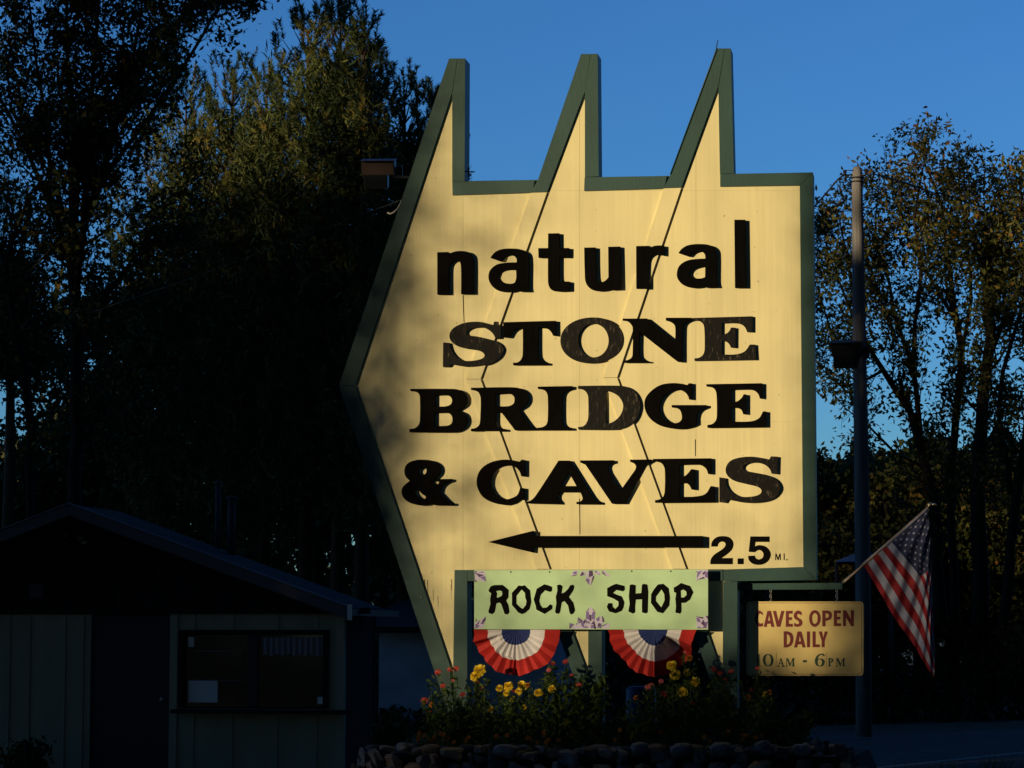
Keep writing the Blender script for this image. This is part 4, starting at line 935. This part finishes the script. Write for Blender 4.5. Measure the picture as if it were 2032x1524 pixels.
low = [('clump of small orange marigolds at the left end of the stone wall', 842, [(832,1455),(841,1459),(830,1464),(830,1469.5),(853,1468)]),
       ('small orange marigolds just left of the first post foot', 872, [(857,1472),(880,1459),(874,1457),(862,1463),(888,1466)]),
       ('single pair of small orange marigolds above the tan stone', 915, [(901,1473),(930,1464),(925,1470)]),
       ('two small orange marigolds above the round grey stone', 996, [(985,1461),(1007,1459)]),
       ('row of small orange marigolds right of the round grey stone', 1062, [(1047,1464),(1053,1466),(1067,1473),(1084,1474),(1079,1453),(1080,1459),(1088,1468)]),
       ('lone small orange marigold before the middle post foot', 1109, [(1109,1469)]),
       ('column of three small orange marigolds right of the middle post', 1224, [(1230,1449),(1221,1468),(1226,1476)]),
       ('lone small orange marigold under the right bunting', 1311, [(1311,1453)]),
       ('two small orange marigolds left of the right post foot', 1402, [(1398,1462),(1408,1470)]),
       ('group of small orange marigolds at the right end of the wall', 1466, [(1445,1451),(1475,1459),(1473,1468),(1482,1460),(1500,1463),(1512,1460)])]
for lab, bx, hs in low:
    plant('small_marigold_plant', lab, bx, [(x, y, 3.4, O) for x, y in hs], 'low orange marigolds along the wall', 130, .16, tall=.12, Y=-.72, lsz=.035)
for bx, lab in ((945, 'dark leafy green plant filling the gap beside the left post'), (1240, 'dark leafy plant between the middle post and the blue barrel'), (1460, 'dark leafy plant hiding the foot of the right post'), (1560, 'low dark leafy plant right of the hours sign post'), (1340, 'dark leafy plant low under the tall yellow marigold')):
    plant('green_plant', lab, bx, [], 'green plants in the bed', 420, .26, tall=.5, Y=-.15, lsz=.085)
# ------------------------------------------------------------------ trees
def grow(rs, p, d, length, r0, lvl, paths, tips, up=.25, wob=.22, n=5):
    pts = [(p.copy(), r0)]; q = p.copy(); dd = d.copy()
    for i in range(n):
        dd = (dd+Vector(rs.normal(size=3))*wob/2+Vector((0, 0, up))*.18).normalized()
        q = q+dd*(length/n); pts.append((q.copy(), max(r0*(1-(i+1)/n*.75), .004)))
    paths.append(pts)
    if lvl == 0:
        tips.append(pts); return
    k = {3: 5, 2: 5, 1: 4}[lvl]
    for j in range(k):
        f = .25+.75*(j+rs.rand()*.8)/k
        x = min(f*n, n-.01); i = int(x); a = pts[i][0].lerp(pts[i+1][0], x-i)
        ax = Vector(rs.normal(size=3)); ax -= dd*ax.dot(dd); ax.normalize()
        nd = (dd*.75+ax*rs.uniform(.5, 1.0)+Vector((0, 0, up*.4))).normalized()
        grow(rs, a, nd, length*rs.uniform(.42, .62), pts[i][1]*.5, lvl-1, paths, tips, up, wob, 4)
def leaves_on(rs, tips, per, spread, L_, W_, m, parent, droop=-.3, tonefn=None):
    C = []
    for pts in tips:
        P = [np.array(p[0]) for p in pts]
        k = rs.poisson(per*rs.gamma(1.3, .77))
        for _ in range(k):
            x = rs.uniform(.2, len(P)-1.001); i = int(x); C.append(P[i]+(P[i+1]-P[i])*(x-i)+rs.normal(size=3)*spread)
    C = np.array(C)
    if len(C) == 0: return
    V = leaf_quads(C, L_, W_, droop, rs)
    tn = np.clip(rs.rand(len(C))*.8+.25*rs.normal(size=len(C))*.4, 0, 1) if tonefn is None else tonefn(C, rs)
    quads('crown', V, tn, m, parent)
def tree(name, label, Y, limbs, seed, m, per=13, spread=.10, L_=.12, W_=.075, lvl=1, step=.38, blen=1.1, up=.25, group=None, start=.3, bark=None, tonefn=None, side=1.0):
    """limbs: list of (pixel polyline, radius px start, radius px end, depth offset end)"""
    rs = np.random.RandomState(seed)
    sc = 5000/(Y+D)
    base = at(limbs[0][0][0][0], 1250, Y); base.z = 0
    t = thing(name, label, 'tree', base, group)
    paths, tips, tr = [], [], []
    for li, (pl, r0, r1, dep) in enumerate(limbs):
        n = len(pl); pts = []
        for i, (x, y) in enumerate(pl):
            f = i/(n-1); pts.append((at(x, y, Y+dep*f), (r0+(r1-r0)*f)/sc))
        # densify with wobble
        dn = []
        for i in range(n-1):
            k = max(1, int((pts[i+1][0]-pts[i][0]).length/.5))
            for j in range(k):
                f = j/k; q = pts[i][0].lerp(pts[i+1][0], f)
                if i+j > 0: q = q+Vector(rs.normal(size=3))*.025
                dn.append((q, pts[i][1]*(1-f)+pts[i+1][1]*f))
        dn.append(pts[-1]); tr.append(dn)
        tot = sum((dn[i+1][0]-dn[i][0]).length for i in range(len(dn)-1)); acc = 0
        nxt = tot*(start if li else max(start, .35))
        for i in range(len(dn)-1):
            seg = (dn[i+1][0]-dn[i][0]).length
            while acc+seg > nxt:
                f = (nxt-acc)/seg; a = dn[i][0].lerp(dn[i+1][0], f); dd = (dn[i+1][0]-dn[i][0]).normalized()
                ax = Vector(rs.normal(size=3)); ax -= dd*ax.dot(dd); ax.normalize()
                nd = (dd*.6+ax*rs.uniform(.6, 1.1)*side+Vector((0, 0, up))).normalized()
                g_ = 1-.45*(nxt/tot)
                grow(rs, a, nd, blen*rs.uniform(.7, 1.25)*g_, max(.008, dn[i][1]*.35), lvl, paths, tips, up)
                nxt += step*rs.uniform(.6, 1.4)
            acc += seg
        grow(rs, dn[-1][0], (dn[-1][0]-dn[-2][0]).normalized(), blen*.8, dn[-1][1], lvl, paths, tips, up)
    tube('trunk', [tr[0]], bark or M['bark'], t, 8)
    for x in tr[1:]: tube('limb', [x], bark or M['bark'], t, 6)
    tube('twigs', paths, bark or M['bark'], t, 3, 'stuff')
    leaves_on(rs, tips, per, spread, L_, W_, m, t, tonefn=tonefn)
    return t

# left maples (dark, sky showing through)
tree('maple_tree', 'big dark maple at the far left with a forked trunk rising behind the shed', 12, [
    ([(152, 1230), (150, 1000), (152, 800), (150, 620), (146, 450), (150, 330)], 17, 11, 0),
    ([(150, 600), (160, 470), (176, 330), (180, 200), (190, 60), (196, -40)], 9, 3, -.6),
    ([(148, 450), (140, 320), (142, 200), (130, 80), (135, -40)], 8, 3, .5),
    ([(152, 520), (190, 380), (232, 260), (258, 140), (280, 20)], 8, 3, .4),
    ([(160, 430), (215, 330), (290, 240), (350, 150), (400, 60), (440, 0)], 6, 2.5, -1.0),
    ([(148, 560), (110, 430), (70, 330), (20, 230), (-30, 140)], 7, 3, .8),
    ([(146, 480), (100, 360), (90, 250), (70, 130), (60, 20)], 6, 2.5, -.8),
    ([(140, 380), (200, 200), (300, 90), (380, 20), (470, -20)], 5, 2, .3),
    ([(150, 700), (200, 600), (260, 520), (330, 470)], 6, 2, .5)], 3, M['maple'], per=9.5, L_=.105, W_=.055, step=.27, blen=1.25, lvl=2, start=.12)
tree('maple_tree', 'slim leaning maple cut by the left picture edge', 10, [
    ([(70, 1240), (62, 1000), (60, 850), (40, 700), (22, 600), (0, 520), (-30, 430)], 11, 5, 0),
    ([(60, 830), (52, 700), (62, 580), (40, 480), (20, 400)], 5, 2, .4),
    ([(24, 600), (60, 540), (100, 500), (140, 470)], 4, 1.5, -.3),
    ([(5, 540), (40, 440), (60, 390), (110, 320)], 4, 1.5, -.3)], 4, M['maple'], per=11, step=.36, blen=.95, lvl=1, start=.25)
# right maples
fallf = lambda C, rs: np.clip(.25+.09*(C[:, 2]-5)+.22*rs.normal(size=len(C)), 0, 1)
tree('maple_tree', 'autumn maple just right of the utility pole with a trunk forking low', 17.5, [
    ([(1868, 1240), (1862, 1120), (1850, 1000), (1838, 920), (1822, 860), (1808, 820)], 12, 8, 0),
    ([(1808, 820), (1780, 770), (1752, 735), (1735, 705), (1718, 680), (1700, 600), (1680, 500)], 7, 3, -.8),
    ([(1826, 860), (1818, 760), (1810, 720), (1790, 680), (1770, 620), (1765, 560), (1742, 490), (1738, 430)], 6, 2, .4),
    ([(1752, 735), (1710, 760), (1670, 770), (1640, 740)], 3.5, 1.5, -.6),
    ([(1812, 750), (1820, 640), (1830, 520), (1815, 430), (1828, 350)], 5, 2, -.3),
    ([(1760, 600), (1700, 520), (1675, 490), (1655, 470)], 4, 1.5, .4),
    ([(1752, 735), (1700, 640), (1662, 560), (1642, 500)], 4, 1.5, .5), ([(1780, 680), (1750, 600), (1722, 510), (1705, 430)], 4, 1.5, .3),
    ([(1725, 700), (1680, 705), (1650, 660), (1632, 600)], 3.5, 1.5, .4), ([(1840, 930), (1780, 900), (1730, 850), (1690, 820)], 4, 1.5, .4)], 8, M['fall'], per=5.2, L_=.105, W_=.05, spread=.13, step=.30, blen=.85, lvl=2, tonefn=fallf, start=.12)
tree('maple_tree', 'autumn maple with a slim wavy trunk between two thicker ones at the right', 18, [
    ([(1895, 1240), (1892, 1060), (1885, 940), (1898, 820), (1908, 740), (1906, 690), (1895, 620)], 9, 6, 0),
    ([(1895, 620), (1880, 520), (1870, 420), (1850, 370), (1838, 330)], 5, 2, .5),
    ([(1908, 700), (1925, 600), (1920, 480), (1910, 430), (1905, 390)], 4, 2, -.5),
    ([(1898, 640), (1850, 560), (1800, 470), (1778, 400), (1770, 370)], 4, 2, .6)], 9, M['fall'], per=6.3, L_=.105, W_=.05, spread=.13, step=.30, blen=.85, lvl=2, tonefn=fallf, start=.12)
tree('maple_tree', 'thickest dark trunked maple near the right picture edge', 17, [
    ([(1945, 1240), (1942, 1060), (1938, 960), (1948, 860), (1958, 720), (1965, 600), (1960, 500)], 17, 8, 0),
    ([(1960, 520), (1975, 430), (1968, 420), (1975, 400)], 5, 2, .6),
    ([(1960, 640), (1990, 540), (2010, 470), (2020, 420)], 6, 2, -.4),
    ([(1958, 720), (2000, 620), (2040, 520), (2060, 420)], 6, 2, .3),
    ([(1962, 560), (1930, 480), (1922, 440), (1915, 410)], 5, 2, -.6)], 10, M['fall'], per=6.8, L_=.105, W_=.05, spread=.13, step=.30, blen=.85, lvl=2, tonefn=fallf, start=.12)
tree('maple_tree', 'maple whose trunk slants along the right picture edge', 16, [
    ([(1990, 1240), (2010, 1080), (2020, 960), (2032, 840), (2050, 700), (2060, 600)], 11, 6, 0),
    ([(2005, 980), (1985, 860), (1990, 740), (2018, 640), (2045, 540)], 6, 3, .5),
    ([(2050, 700), (2030, 560), (2035, 460), (2030, 420)], 5, 2, -.4)], 12, M['fall'], per=7.5, L_=.105, W_=.05, spread=.13, step=.34, blen=.8, lvl=2, tonefn=fallf, start=.2)

# white pines ------------------------------------------------------
def brush(rs, C, Dv, Ls, wdt, k):
    """needle shoots: C base (n,3), Dv dir (n,3), Ls length; k needles each, returns tri verts"""
    n = len(C)
    f = rs.rand(n, k, 1)**.8
    up_ = Dv[:, None, :]
    side = rs.normal(size=(n, k, 3)); side -= up_*np.sum(side*up_, axis=2, keepdims=True); side /= np.linalg.norm(side, axis=2, keepdims=True)
    p = C[:, None, :]+up_*Ls[:, None, None]*f
    nd = side*.85+up_*.75; nd /= np.linalg.norm(nd, axis=2, keepdims=True)
    ln = wdt*(.7+.5*rs.rand(n, k, 1))
    tip = p+nd*ln
    cr_ = np.cross(nd, rs.normal(size=(n, k, 3))); cr_ /= np.linalg.norm(cr_, axis=2, keepdims=True)
    hw = .011
    return np.stack([p-cr_*hw, p+cr_*hw, tip], axis=2).reshape(-1, 3)
def pine(label, px, ptop, Y, height, rad, seed, k=64, dens=1.0):
    rs = np.random.RandomState(seed)
    topp = at(px, ptop, Y); base = Vector((topp.x, Y, 0))
    t = thing('pine_tree', label, 'tree', base, 'white pines behind the sign')
    H_ = topp.z
    trunk = [(Vector((base.x, Y, 0)), .16), (Vector((base.x+.05, Y, H_*.5)), .10), (Vector((base.x, Y, H_-1)), .035), (Vector((base.x, Y, H_-.3)), .012)]
    tube('trunk', [trunk], M['pbark'], t, 7)
    Cs, Ds, Ls, br = [], [], [], []
    def shoot(p, d, l): Cs.append(np.array(p)); Ds.append(np.array(d.normalized())); Ls.append(l)
    shoot(Vector((base.x, Y, H_-.5)), Vector((0, 0, 1)), .5)
    z = H_-.38
    while z > H_-height:
        dpt = H_-z
        nb = 4 if dpt < 1.6 else 6
        rmax = min(rad, .30+.5*dpt**.95*rad/1.7)
        a0 = rs.uniform(0, 6.28)
        for b in range(nb):
            a = a0+6.283*b/nb+rs.uniform(-.3, .3); L0 = rmax*rs.uniform(.6, 1.15)
            p = Vector((base.x, Y, z)); steps = max(2, int(L0/.28)); q = p.copy(); path = [(p, .02)]
            steep = max(.25, 2.6-.55*dpt)
            for s in range(steps):
                f = (s+1)/steps
                dr = Vector((math.cos(a), math.sin(a), (steep*.5+.5*f*f*1.1)+rs.uniform(-.1, .1))).normalized()
                q = q+dr*(L0/steps); path.append((q.copy(), .02*(1-f)+.006))
                if f > .3 or dpt < 1.2:
                    for _ in range(rs.poisson((1.2 if dpt < 3 else 1.6)*dens)):
                        sd_ = Vector((rs.normal()*.55, rs.normal()*.55, 1.0 if dpt < 3 else .55))+dr*.6
                        off = Vector(rs.normal(size=3))*(.05+.06*min(1.5, dpt*.4))
                        shoot(q+off, sd_, rs.uniform(.26, .48))
            shoot(q, Vector((dr.x*.35, dr.y*.35, 1)), rs.uniform(.28, .48))
            br.append(path)
        z -= rs.uniform(.3, .46) if dpt < 5 else .6
    tube('branches', br, M['pbark'], t, 4, 'stuff')
    Cs, Ds, Ls = np.array(Cs), np.array(Ds), np.array(Ls)
    V = brush(rs, Cs, Ds, Ls, .105, k)
    tn = np.repeat(np.clip(.4+.3*np.sin(Cs[:, 0]*2.1+seed)*np.sin(Cs[:, 2]*1.9)+.2*rs.normal(size=len(Cs)), 0, .93), k)+.06*rs.normal(size=len(Cs)*k)
    quads('crown', V, np.clip(tn, 0, 1), M['needle'], t, None, 3)
    pp = [np.array(q[0]) for pth in br if (H_-pth[0][0].z) > 1.3 for q in pth[1:]]
    pp = np.array(pp)[rs.randint(0, len(pp), 9000)]+rs.normal(size=(9000, 3))*.13
    quads('inner_needles', leaf_quads(pp, .22, .034, .5, rs), np.clip(.25+.3*np.sin(pp[:, 0]*2.1+seed)*np.sin(pp[:, 2]*1.9)+.2*rs.normal(size=9000), 0, 1), M['needle'], t, 'stuff')
pine('white pine with the tallest spiky top, left of the bronze floodlight', 676, 10, 19, 9.5, 1.0, 21)
pine('white pine with two plume tips just left of the tallest one', 612, 30, 19.6, 9.5, 1.15, 22)
pine('white pine with a thin bare leader at the right of the tall group', 722, 36, 18.4, 9.5, .72, 23)
pine('white pine at the left shoulder of the tall group', 530, 150, 20.2, 9.5, 1.15, 24)
pine('broad white pine half hidden behind the big maple crown', 462, 135, 21, 9.5, 1.35, 25)
pine('short white pine touching the left slope of the first sign spike', 803, 160, 20, 9.5, .8, 26)
pine('white pine whose tip barely clears the sign edge', 862, 186, 21, 9.5, .6, 27)
pine('old white pine deep behind the maple limbs', 370, 170, 22, 9.5, 1.7, 28)
pine('small white pine by the far left trunks', 25, 395, 17, 3.6, 1.0, 29, 26)

# autumn hardwoods glowing far behind the utility pole
def bushy(name, label, px, ptop, Y, rx, rz, seed, n, m, L_=.2, tone=(.45, .25), group=None, thin=1.0):
    rs = np.random.RandomState(seed)
    c = at(px, ptop, Y); H_ = c.z; base = Vector((c.x, Y, 0))
    t = thing(name, label, 'tree', base, group)
    tube('trunk', [[(base, .14), (Vector((base.x+rs.normal()*.1, Y, H_*.5)), .09), (Vector((base.x, Y, H_*.85)), .03)]], M['bark'], t, 6)
    # clumps inside an ellipsoid
    nc = 46; cc_ = rs.normal(size=(nc, 3)); cc_ /= np.linalg.norm(cc_, axis=1)[:, None]; cc_ *= (rs.rand(nc, 1)**.5)
    cz = H_-rz; cen = np.array([base.x, Y, cz])+cc_*np.array([rx, rx, rz])*.85
    idx = rs.randint(0, nc, n); sz = (.28+.25*rs.rand(nc))*rx*.42
    C = cen[idx]+rs.normal(size=(n, 3))*sz[idx][:, None]*np.array([1, 1, .8])
    tn = np.clip(tone[0]+tone[1]*rs.normal(size=nc)[idx]*.7+tone[1]*.5*rs.normal(size=n), 0, 1)
    quads('crown', leaf_quads(C, L_, L_*.62, 0, rs), tn, m, t)
    lp = [[(Vector((base.x, Y, H_*.3)), .05), (Vector(cen[i]), .012)] for i in range(0, nc, 4)]
    tube('branches', lp, M['bark'], t, 4, 'stuff')
    return t
BG = 'hardwoods far behind the utility pole'
for i, (px, pt, Y, rx, rz, lab) in enumerate([
    (1640, 850, 23, 1.2, 2.6, 'tan leaved tree right against the lower right sign edge'),
    (1690, 825, 24.5, 1.3, 2.8, 'tan leaved tree directly behind the utility pole'),
    (1755, 860, 23.5, 1.2, 2.5, 'yellow brown tree seen under the forked maple limb'),
    (1815, 800, 25, 1.4, 3.0, 'dull gold tree behind the forked maple trunk'),
    (1885, 790, 24, 1.4, 3.0, 'brown leaved tree behind the slim wavy trunk'),
    (1960, 850, 25, 1.4, 2.7, 'dark brown tree behind the thickest right trunk'),
    (2030, 800, 24, 1.4, 3.0, 'brown leaved tree at the right picture edge'),]):
    bushy('hardwood_tree', lab, px, pt, Y, rx, rz, 40+i, 6500, M['fall'], .13, (.45, .3), BG)
# young pines low behind the sign at the left, to close the dark stand
for i, (px, pt, Y, rx, rz, lab) in enumerate([
    (300, 300, 24, 2.4, 4.5, 'dark round crowned tree behind the big maple trunk'),
    (470, 300, 25, 2.2, 4.6, 'dark leafy tree above the shed ridge'),
    (640, 310, 24, 1.5, 4.6, 'dark leafy tree left of the bronze floodlight'),
    (775, 345, 25, 1.1, 4.6, 'dark leafy tree hidden behind the left sign edge'),
    (200, 560, 26, 2.2, 3.8, 'low dark tree between the two left maples'),
    (30, 800, 25, 2.4, 3.0, 'low dark tree in the left corner above the shed roof')]):
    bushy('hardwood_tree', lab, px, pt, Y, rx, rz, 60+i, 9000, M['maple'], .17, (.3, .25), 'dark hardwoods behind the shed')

# woodland: a dense understorey further back that reads as one mass
def mass(name, n, fn, L_, m, seed, label=None):
    rs = np.random.RandomState(seed); C = fn(rs, n)
    o = quads(name, leaf_quads(C, L_, L_*.7, 0, rs), rs.rand(len(C)), m, None, 'stuff')
    return o
def back(rs, n):
    px = rs.uniform(-260, 2300, n); Y = rs.uniform(40, 50, n)
    prof = np.interp(px, [-260, 60, 130, 250, 420, 700, 900, 1600, 1700, 1850, 2300], [900, 860, 800, 640, 520, 520, 560, 930, 900, 880, 860])
    py = prof+(1275-prof)*rs.rand(n)**.85+12*np.sin(px/23)+9*np.sin(px/9.1)
    f = np.array(FW); r_ = np.array(RT); u_ = np.array(UP)
    d = f*5000+r_*(px-1016)[:, None]+u_*(762-py)[:, None]
    t = (Y+D)/d[:, 1]
    return np.array(CAM)+d*t[:, None]
def back_world(rs, n):
    P = back(rs, n); P[:, 2] = np.maximum(P[:, 2], .1); return P
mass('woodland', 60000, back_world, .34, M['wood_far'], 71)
def verge(rs, n):
    a = rs.uniform(-4, 46, n); o_ = rs.uniform(.4, 13, n); nn = Vector((-dv.y, dv.x, 0))
    return np.stack([ra.x+dv.x*a+nn.x*o_-4, ra.y+dv.y*a+nn.y*o_, .02+rs.rand(n)**2*(.18+.05*o_)], 1)
mass('tall_weeds', 30000, verge, .2, M['wood_far'], 73)
def right_sky_block(rs, n):
    return np.stack([rs.uniform(8, 20, n), rs.uniform(-24, 24, n), rs.uniform(0, 13, n)], 1)
mass('woodland', 13000, right_sky_block, .9, M['wood_far'], 74)  # unseen foliage added at the right to cut sky light
def hedge(rs, n):
    x = rs.uniform(-14, 9, n); y = rs.uniform(27, 31, n); z = rs.rand(n)**1.3*(1.5+.6*np.sin(x*1.3)+.4*np.sin(x*3.1)); return np.stack([x, y, z+.05], 1)
mass('undergrowth', 16000, hedge, .24, M['wood_far'], 72)
# shrubs
bushy('shrub', 'small grey green shrub between the shed and the stone wall', 772, 1385, .4, .22, .42, 81, 900, M['plantleaf'], .05, (.3, .3))
bushy('shrub', 'low dark shrub at the foot of the shed wall in the left corner', 50, 1458, .6, .34, .3, 82, 900, M['plantleaf'], .07, (.2, .2))
for o in list(COL.objects):
    if o.name.startswith('shrub') and o.parent is None: o['category'] = 'shrub'
# grass
def grass(rs, n):
    return np.stack([rs.uniform(-12, 8, n), rs.uniform(-9, 14, n), np.zeros(n)+.03], 1)
rs = np.random.RandomState(91); G_ = grass(rs, 26000)
px_ok = ~((G_[:, 0] > bl-.2) & (G_[:, 0] < br_+.3) & (G_[:, 1] > WY-.1) & (G_[:, 1] < 1.6)) & ~((G_[:, 0] > xl) & (G_[:, 0] < xr) & (G_[:, 1] > SY-.05) & (G_[:, 1] < SY+5.1))
rel = G_-np.array(ra); dist = rel[:, 0]*(-dv.y)+rel[:, 1]*dv.x; rl2 = G_-np.array(na); dist2 = rl2[:, 0]*(-dn.y)+rl2[:, 1]*dn.x
px_ok &= ~((dist < .1) & (dist2 > -.7) & (G_[:, 0] > near0.x-3))
G_ = G_[px_ok]; n = len(G_); h = .05+.08*rs.rand(n); ln = rs.normal(size=(n, 2))*.03; aa = rs.rand(n)*6.28
V = np.stack([G_+np.stack([np.cos(aa)*.006, np.sin(aa)*.006, -.03+0*aa], 1), G_-np.stack([np.cos(aa)*.006, np.sin(aa)*.006, .03+0*aa], 1), G_+np.stack([ln[:, 0], ln[:, 1], h], 1)], 1).reshape(-1, 3)
quads('grass', V, rs.rand(n), M['plantleaf'], None, 'stuff', 3)

# ------------------------------------------------------------------ unseen woods behind the camera, leaves placed to shade everything but the sign
E1 = np.array([math.cos(AZ), -math.sin(AZ), 0.0])     # horizontal, square to the sun
SV_ = np.array(S)
def to_world(xs, zs, t):
    return np.stack([xs+SV_[0]*t, SV_[1]*t, zs+SV_[2]*t], 1)
def tau(xs, zs, px, py):
    """foliage depth set to give the wanted sunlight on the sign plane at (xs,zs)"""
    T = np.full_like(xs, .0025)
    # opening over the sign
    left = np.interp(zs, [1.0, 1.8, 2.5, 3, 3.4, 4.2, 5.2, 5.8, 6.6, 7.2, 9], [-5.85, -5.85, -5.74, -5.72, -5.88, -6.15, -6.2, -6.4, -6.5, -6.0, -5.7])
    inside = 1/(1+np.exp(-(xs-left)/.09))*1/(1+np.exp((xs+1.30)/.10))*1/(1+np.exp(-(zs-1.35)/.13))
    inside = inside*np.interp(xs, [-6.0, -4.9, -3.9], [.74, .84, 1.0])*np.interp(zs, [1.2, 2.4, 3.4], [.85, .93, 1.0])
    for (cx_, cz_, rx_, rz_, st) in ((-5.62, 5.13, .34, .08, .65), (-4.74, 5.72, .3, .16, .32), (-5.85, 4.12, .30, .07, .65), (-5.70, 3.58, .32, .09, .65),
                                     (-4.95, 3.12, .38, .09, .45), (-4.45, 5.45, .3, .08, .2), (-5.2, 4.62, .3, .06, .25), (-5.35, 6.15, .25, .1, .3), (-4.2, 4.0, .5, .05, .12), (-5.3, 2.75, .25, .06, .35)):
        inside = inside*(1-st*np.exp(-((xs-cx_)/rx_)**2-((zs-cz_-.25*(xs-cx_))/rz_)**2))
    T = np.maximum(T, inside)
    rt = ((xs > -1.6) & (xs < .25))*1/(1+np.exp(-(zs-1.0)/.15))*(zs < 3.3)*.26
    T = np.maximum(T, rt)
    fl_ = ((xs > -5.6) & (xs < -1.6) & (zs > .35) & (zs <= 1.5))*np.interp(zs, [.4, .65, .85, 1.1], [.05, .18, .42, .75])*np.interp(xs, [-5.2, -3.8, -2.9, -2.2, -1.6], [1, 1, .6, .3, .12])
    T = np.maximum(T, fl_)
    st_ = ((xs > -5.9) & (xs < -4.1) & (zs > .1) & (zs <= .45))*.14
    T = np.maximum(T, st_)
    hiA = np.interp(zs, [9, 11.0, 12.2, 13.2, 14.2], [.003, .06, .4, .9, 1])*(xs < -25)
    hiF = np.interp(zs, [4.6, 5.8, 7.5, 9.5, 10], [.003, .25, .45, .45, 0])*(xs > -21.6)*(xs < -16.5)
    T = np.maximum(T, hiF)
    hiM = np.interp(zs, [6, 9, 12], [.003, .06, .14])*((xs > -25) & (xs < -16.5))
    hiR = np.interp(zs, [5.2, 7, 8.5, 11], [.003, .12, .35, .7])*((xs > -16.5) & (xs < -7.5))
    T = np.maximum(np.maximum(T, hiA), np.maximum(hiM, hiR))
    T = np.maximum(T, ((xs > -7.5) & (xs < -1) & (zs > 7.9))*.6)
    T = np.maximum(T, ((xs > -1) & (xs < 3) & (zs > 6))*.05)
    return -np.log(np.clip(T, .0025, 1))
def shade(rs, n, x0, x1, z0, z1, L_, fine):
    xs = rs.uniform(x0, x1, n); zs = rs.uniform(z0, z1, n)
    area = (x1-x0)*math.cos(AZ)*(z1-z0)
    eff = .36*.5*L_*L_*.7*.98
    want = tau(xs, zs, 0, 0)*area/(n*eff)
    keep = rs.rand(n) < want
    return to_world(xs[keep], zs[keep], rs.uniform(33, 39, keep.sum())), float(want.max())
def shade_mass(name, n, ext_, L_, seed):
    rs = np.random.RandomState(seed); C, mx = shade(rs, n, *ext_, L_, True)
    print('SHADE', name, len(C), 'max accept', round(mx, 2))
    quads(name, leaf_quads(C, L_, L_*.7, 0, rs), rs.rand(len(C)), M['wood_far'], None, 'stuff')
shade_mass('woodland', 620000, (-7.2, .6, -.5, 9.5), .11, 101)  # unseen foliage towards the sun, density shaped to set where sunlight falls
shade_mass('woodland', 170000, (-55, -7.2, -.5, 16), .5, 102)
shade_mass('woodland', 30000, (.6, 14, -.5, 14), .5, 103)
# loose sprays of leaves that throw the soft streaks on the left half of the sign
rs = np.random.RandomState(104); CC = []
for (sx, sz, lx, lz, ang, n_) in STREAKS if 'STREAKS' in globals() else []:
    u = rs.normal(size=n_)*lx; v = rs.normal(size=n_)*lz; ca_, sa_ = math.cos(ang), math.sin(ang)
    CC.append(to_world(sx+u*ca_-v*sa_, sz+u*sa_+v*ca_, rs.uniform(34, 38, n_)))
if CC:
    CC = np.concatenate(CC); quads('leaf_sprays', leaf_quads(CC, .11, .077, 0, rs), rs.rand(len(CC)), M['wood_far'], None, 'stuff')
# unseen leaves added over and behind the camera to block sky light
def clear_of_sun(rs, P):
    t = -P[:, 1]/-SV_[1]*-1
    t = P[:, 1]/SV_[1]; xs = P[:, 0]-SV_[0]*t; zs = P[:, 2]-SV_[2]*t
    bad = (t > 0) & (xs > -7.6) & (xs < 1.8) & (zs < 10.2)
    hi = (t > 0) & (zs > 4) & (zs < 16) & (rs.rand(len(P)) < .75)
    return P[~(bad | hi)]
def canopy(rs, n):
    x = rs.uniform(-34, 22, n); y = rs.uniform(-46, 8, n); z = rs.uniform(15, 24, n)
    return clear_of_sun(rs, np.stack([x, y, z], 1))
mass('sky_block_leaves', 40000, canopy, 1.1, M['wood_far'], 105)
def wallm(rs, n):
    a = rs.uniform(0, 1, n)
    x = np.where(a < .6, rs.uniform(-55, 45, n), rs.uniform(30, 40, n)); y = np.where(a < .6, rs.uniform(-56, -46, n), rs.uniform(-46, -5, n)); z = rs.uniform(0, 24, n)
    return clear_of_sun(rs, np.stack([x, y, z], 1))
mass('sky_block_leaves', 16000, wallm, 1.4, M['wood_far'], 106)  # unseen leaf wall added to keep sky light off the shade
tube('added_trunks', [[(Vector((x, y, 0)), .3), (Vector((x+.4, y, 18)), .18)] for x, y in ((14, -40), (6, -47), (-3, -48), (20, -30), (-48, -50), (24, -16), (28, -36))], M['bark'], None, 8, 'stuff')  # unseen trunks added under the sky-blocking leaves
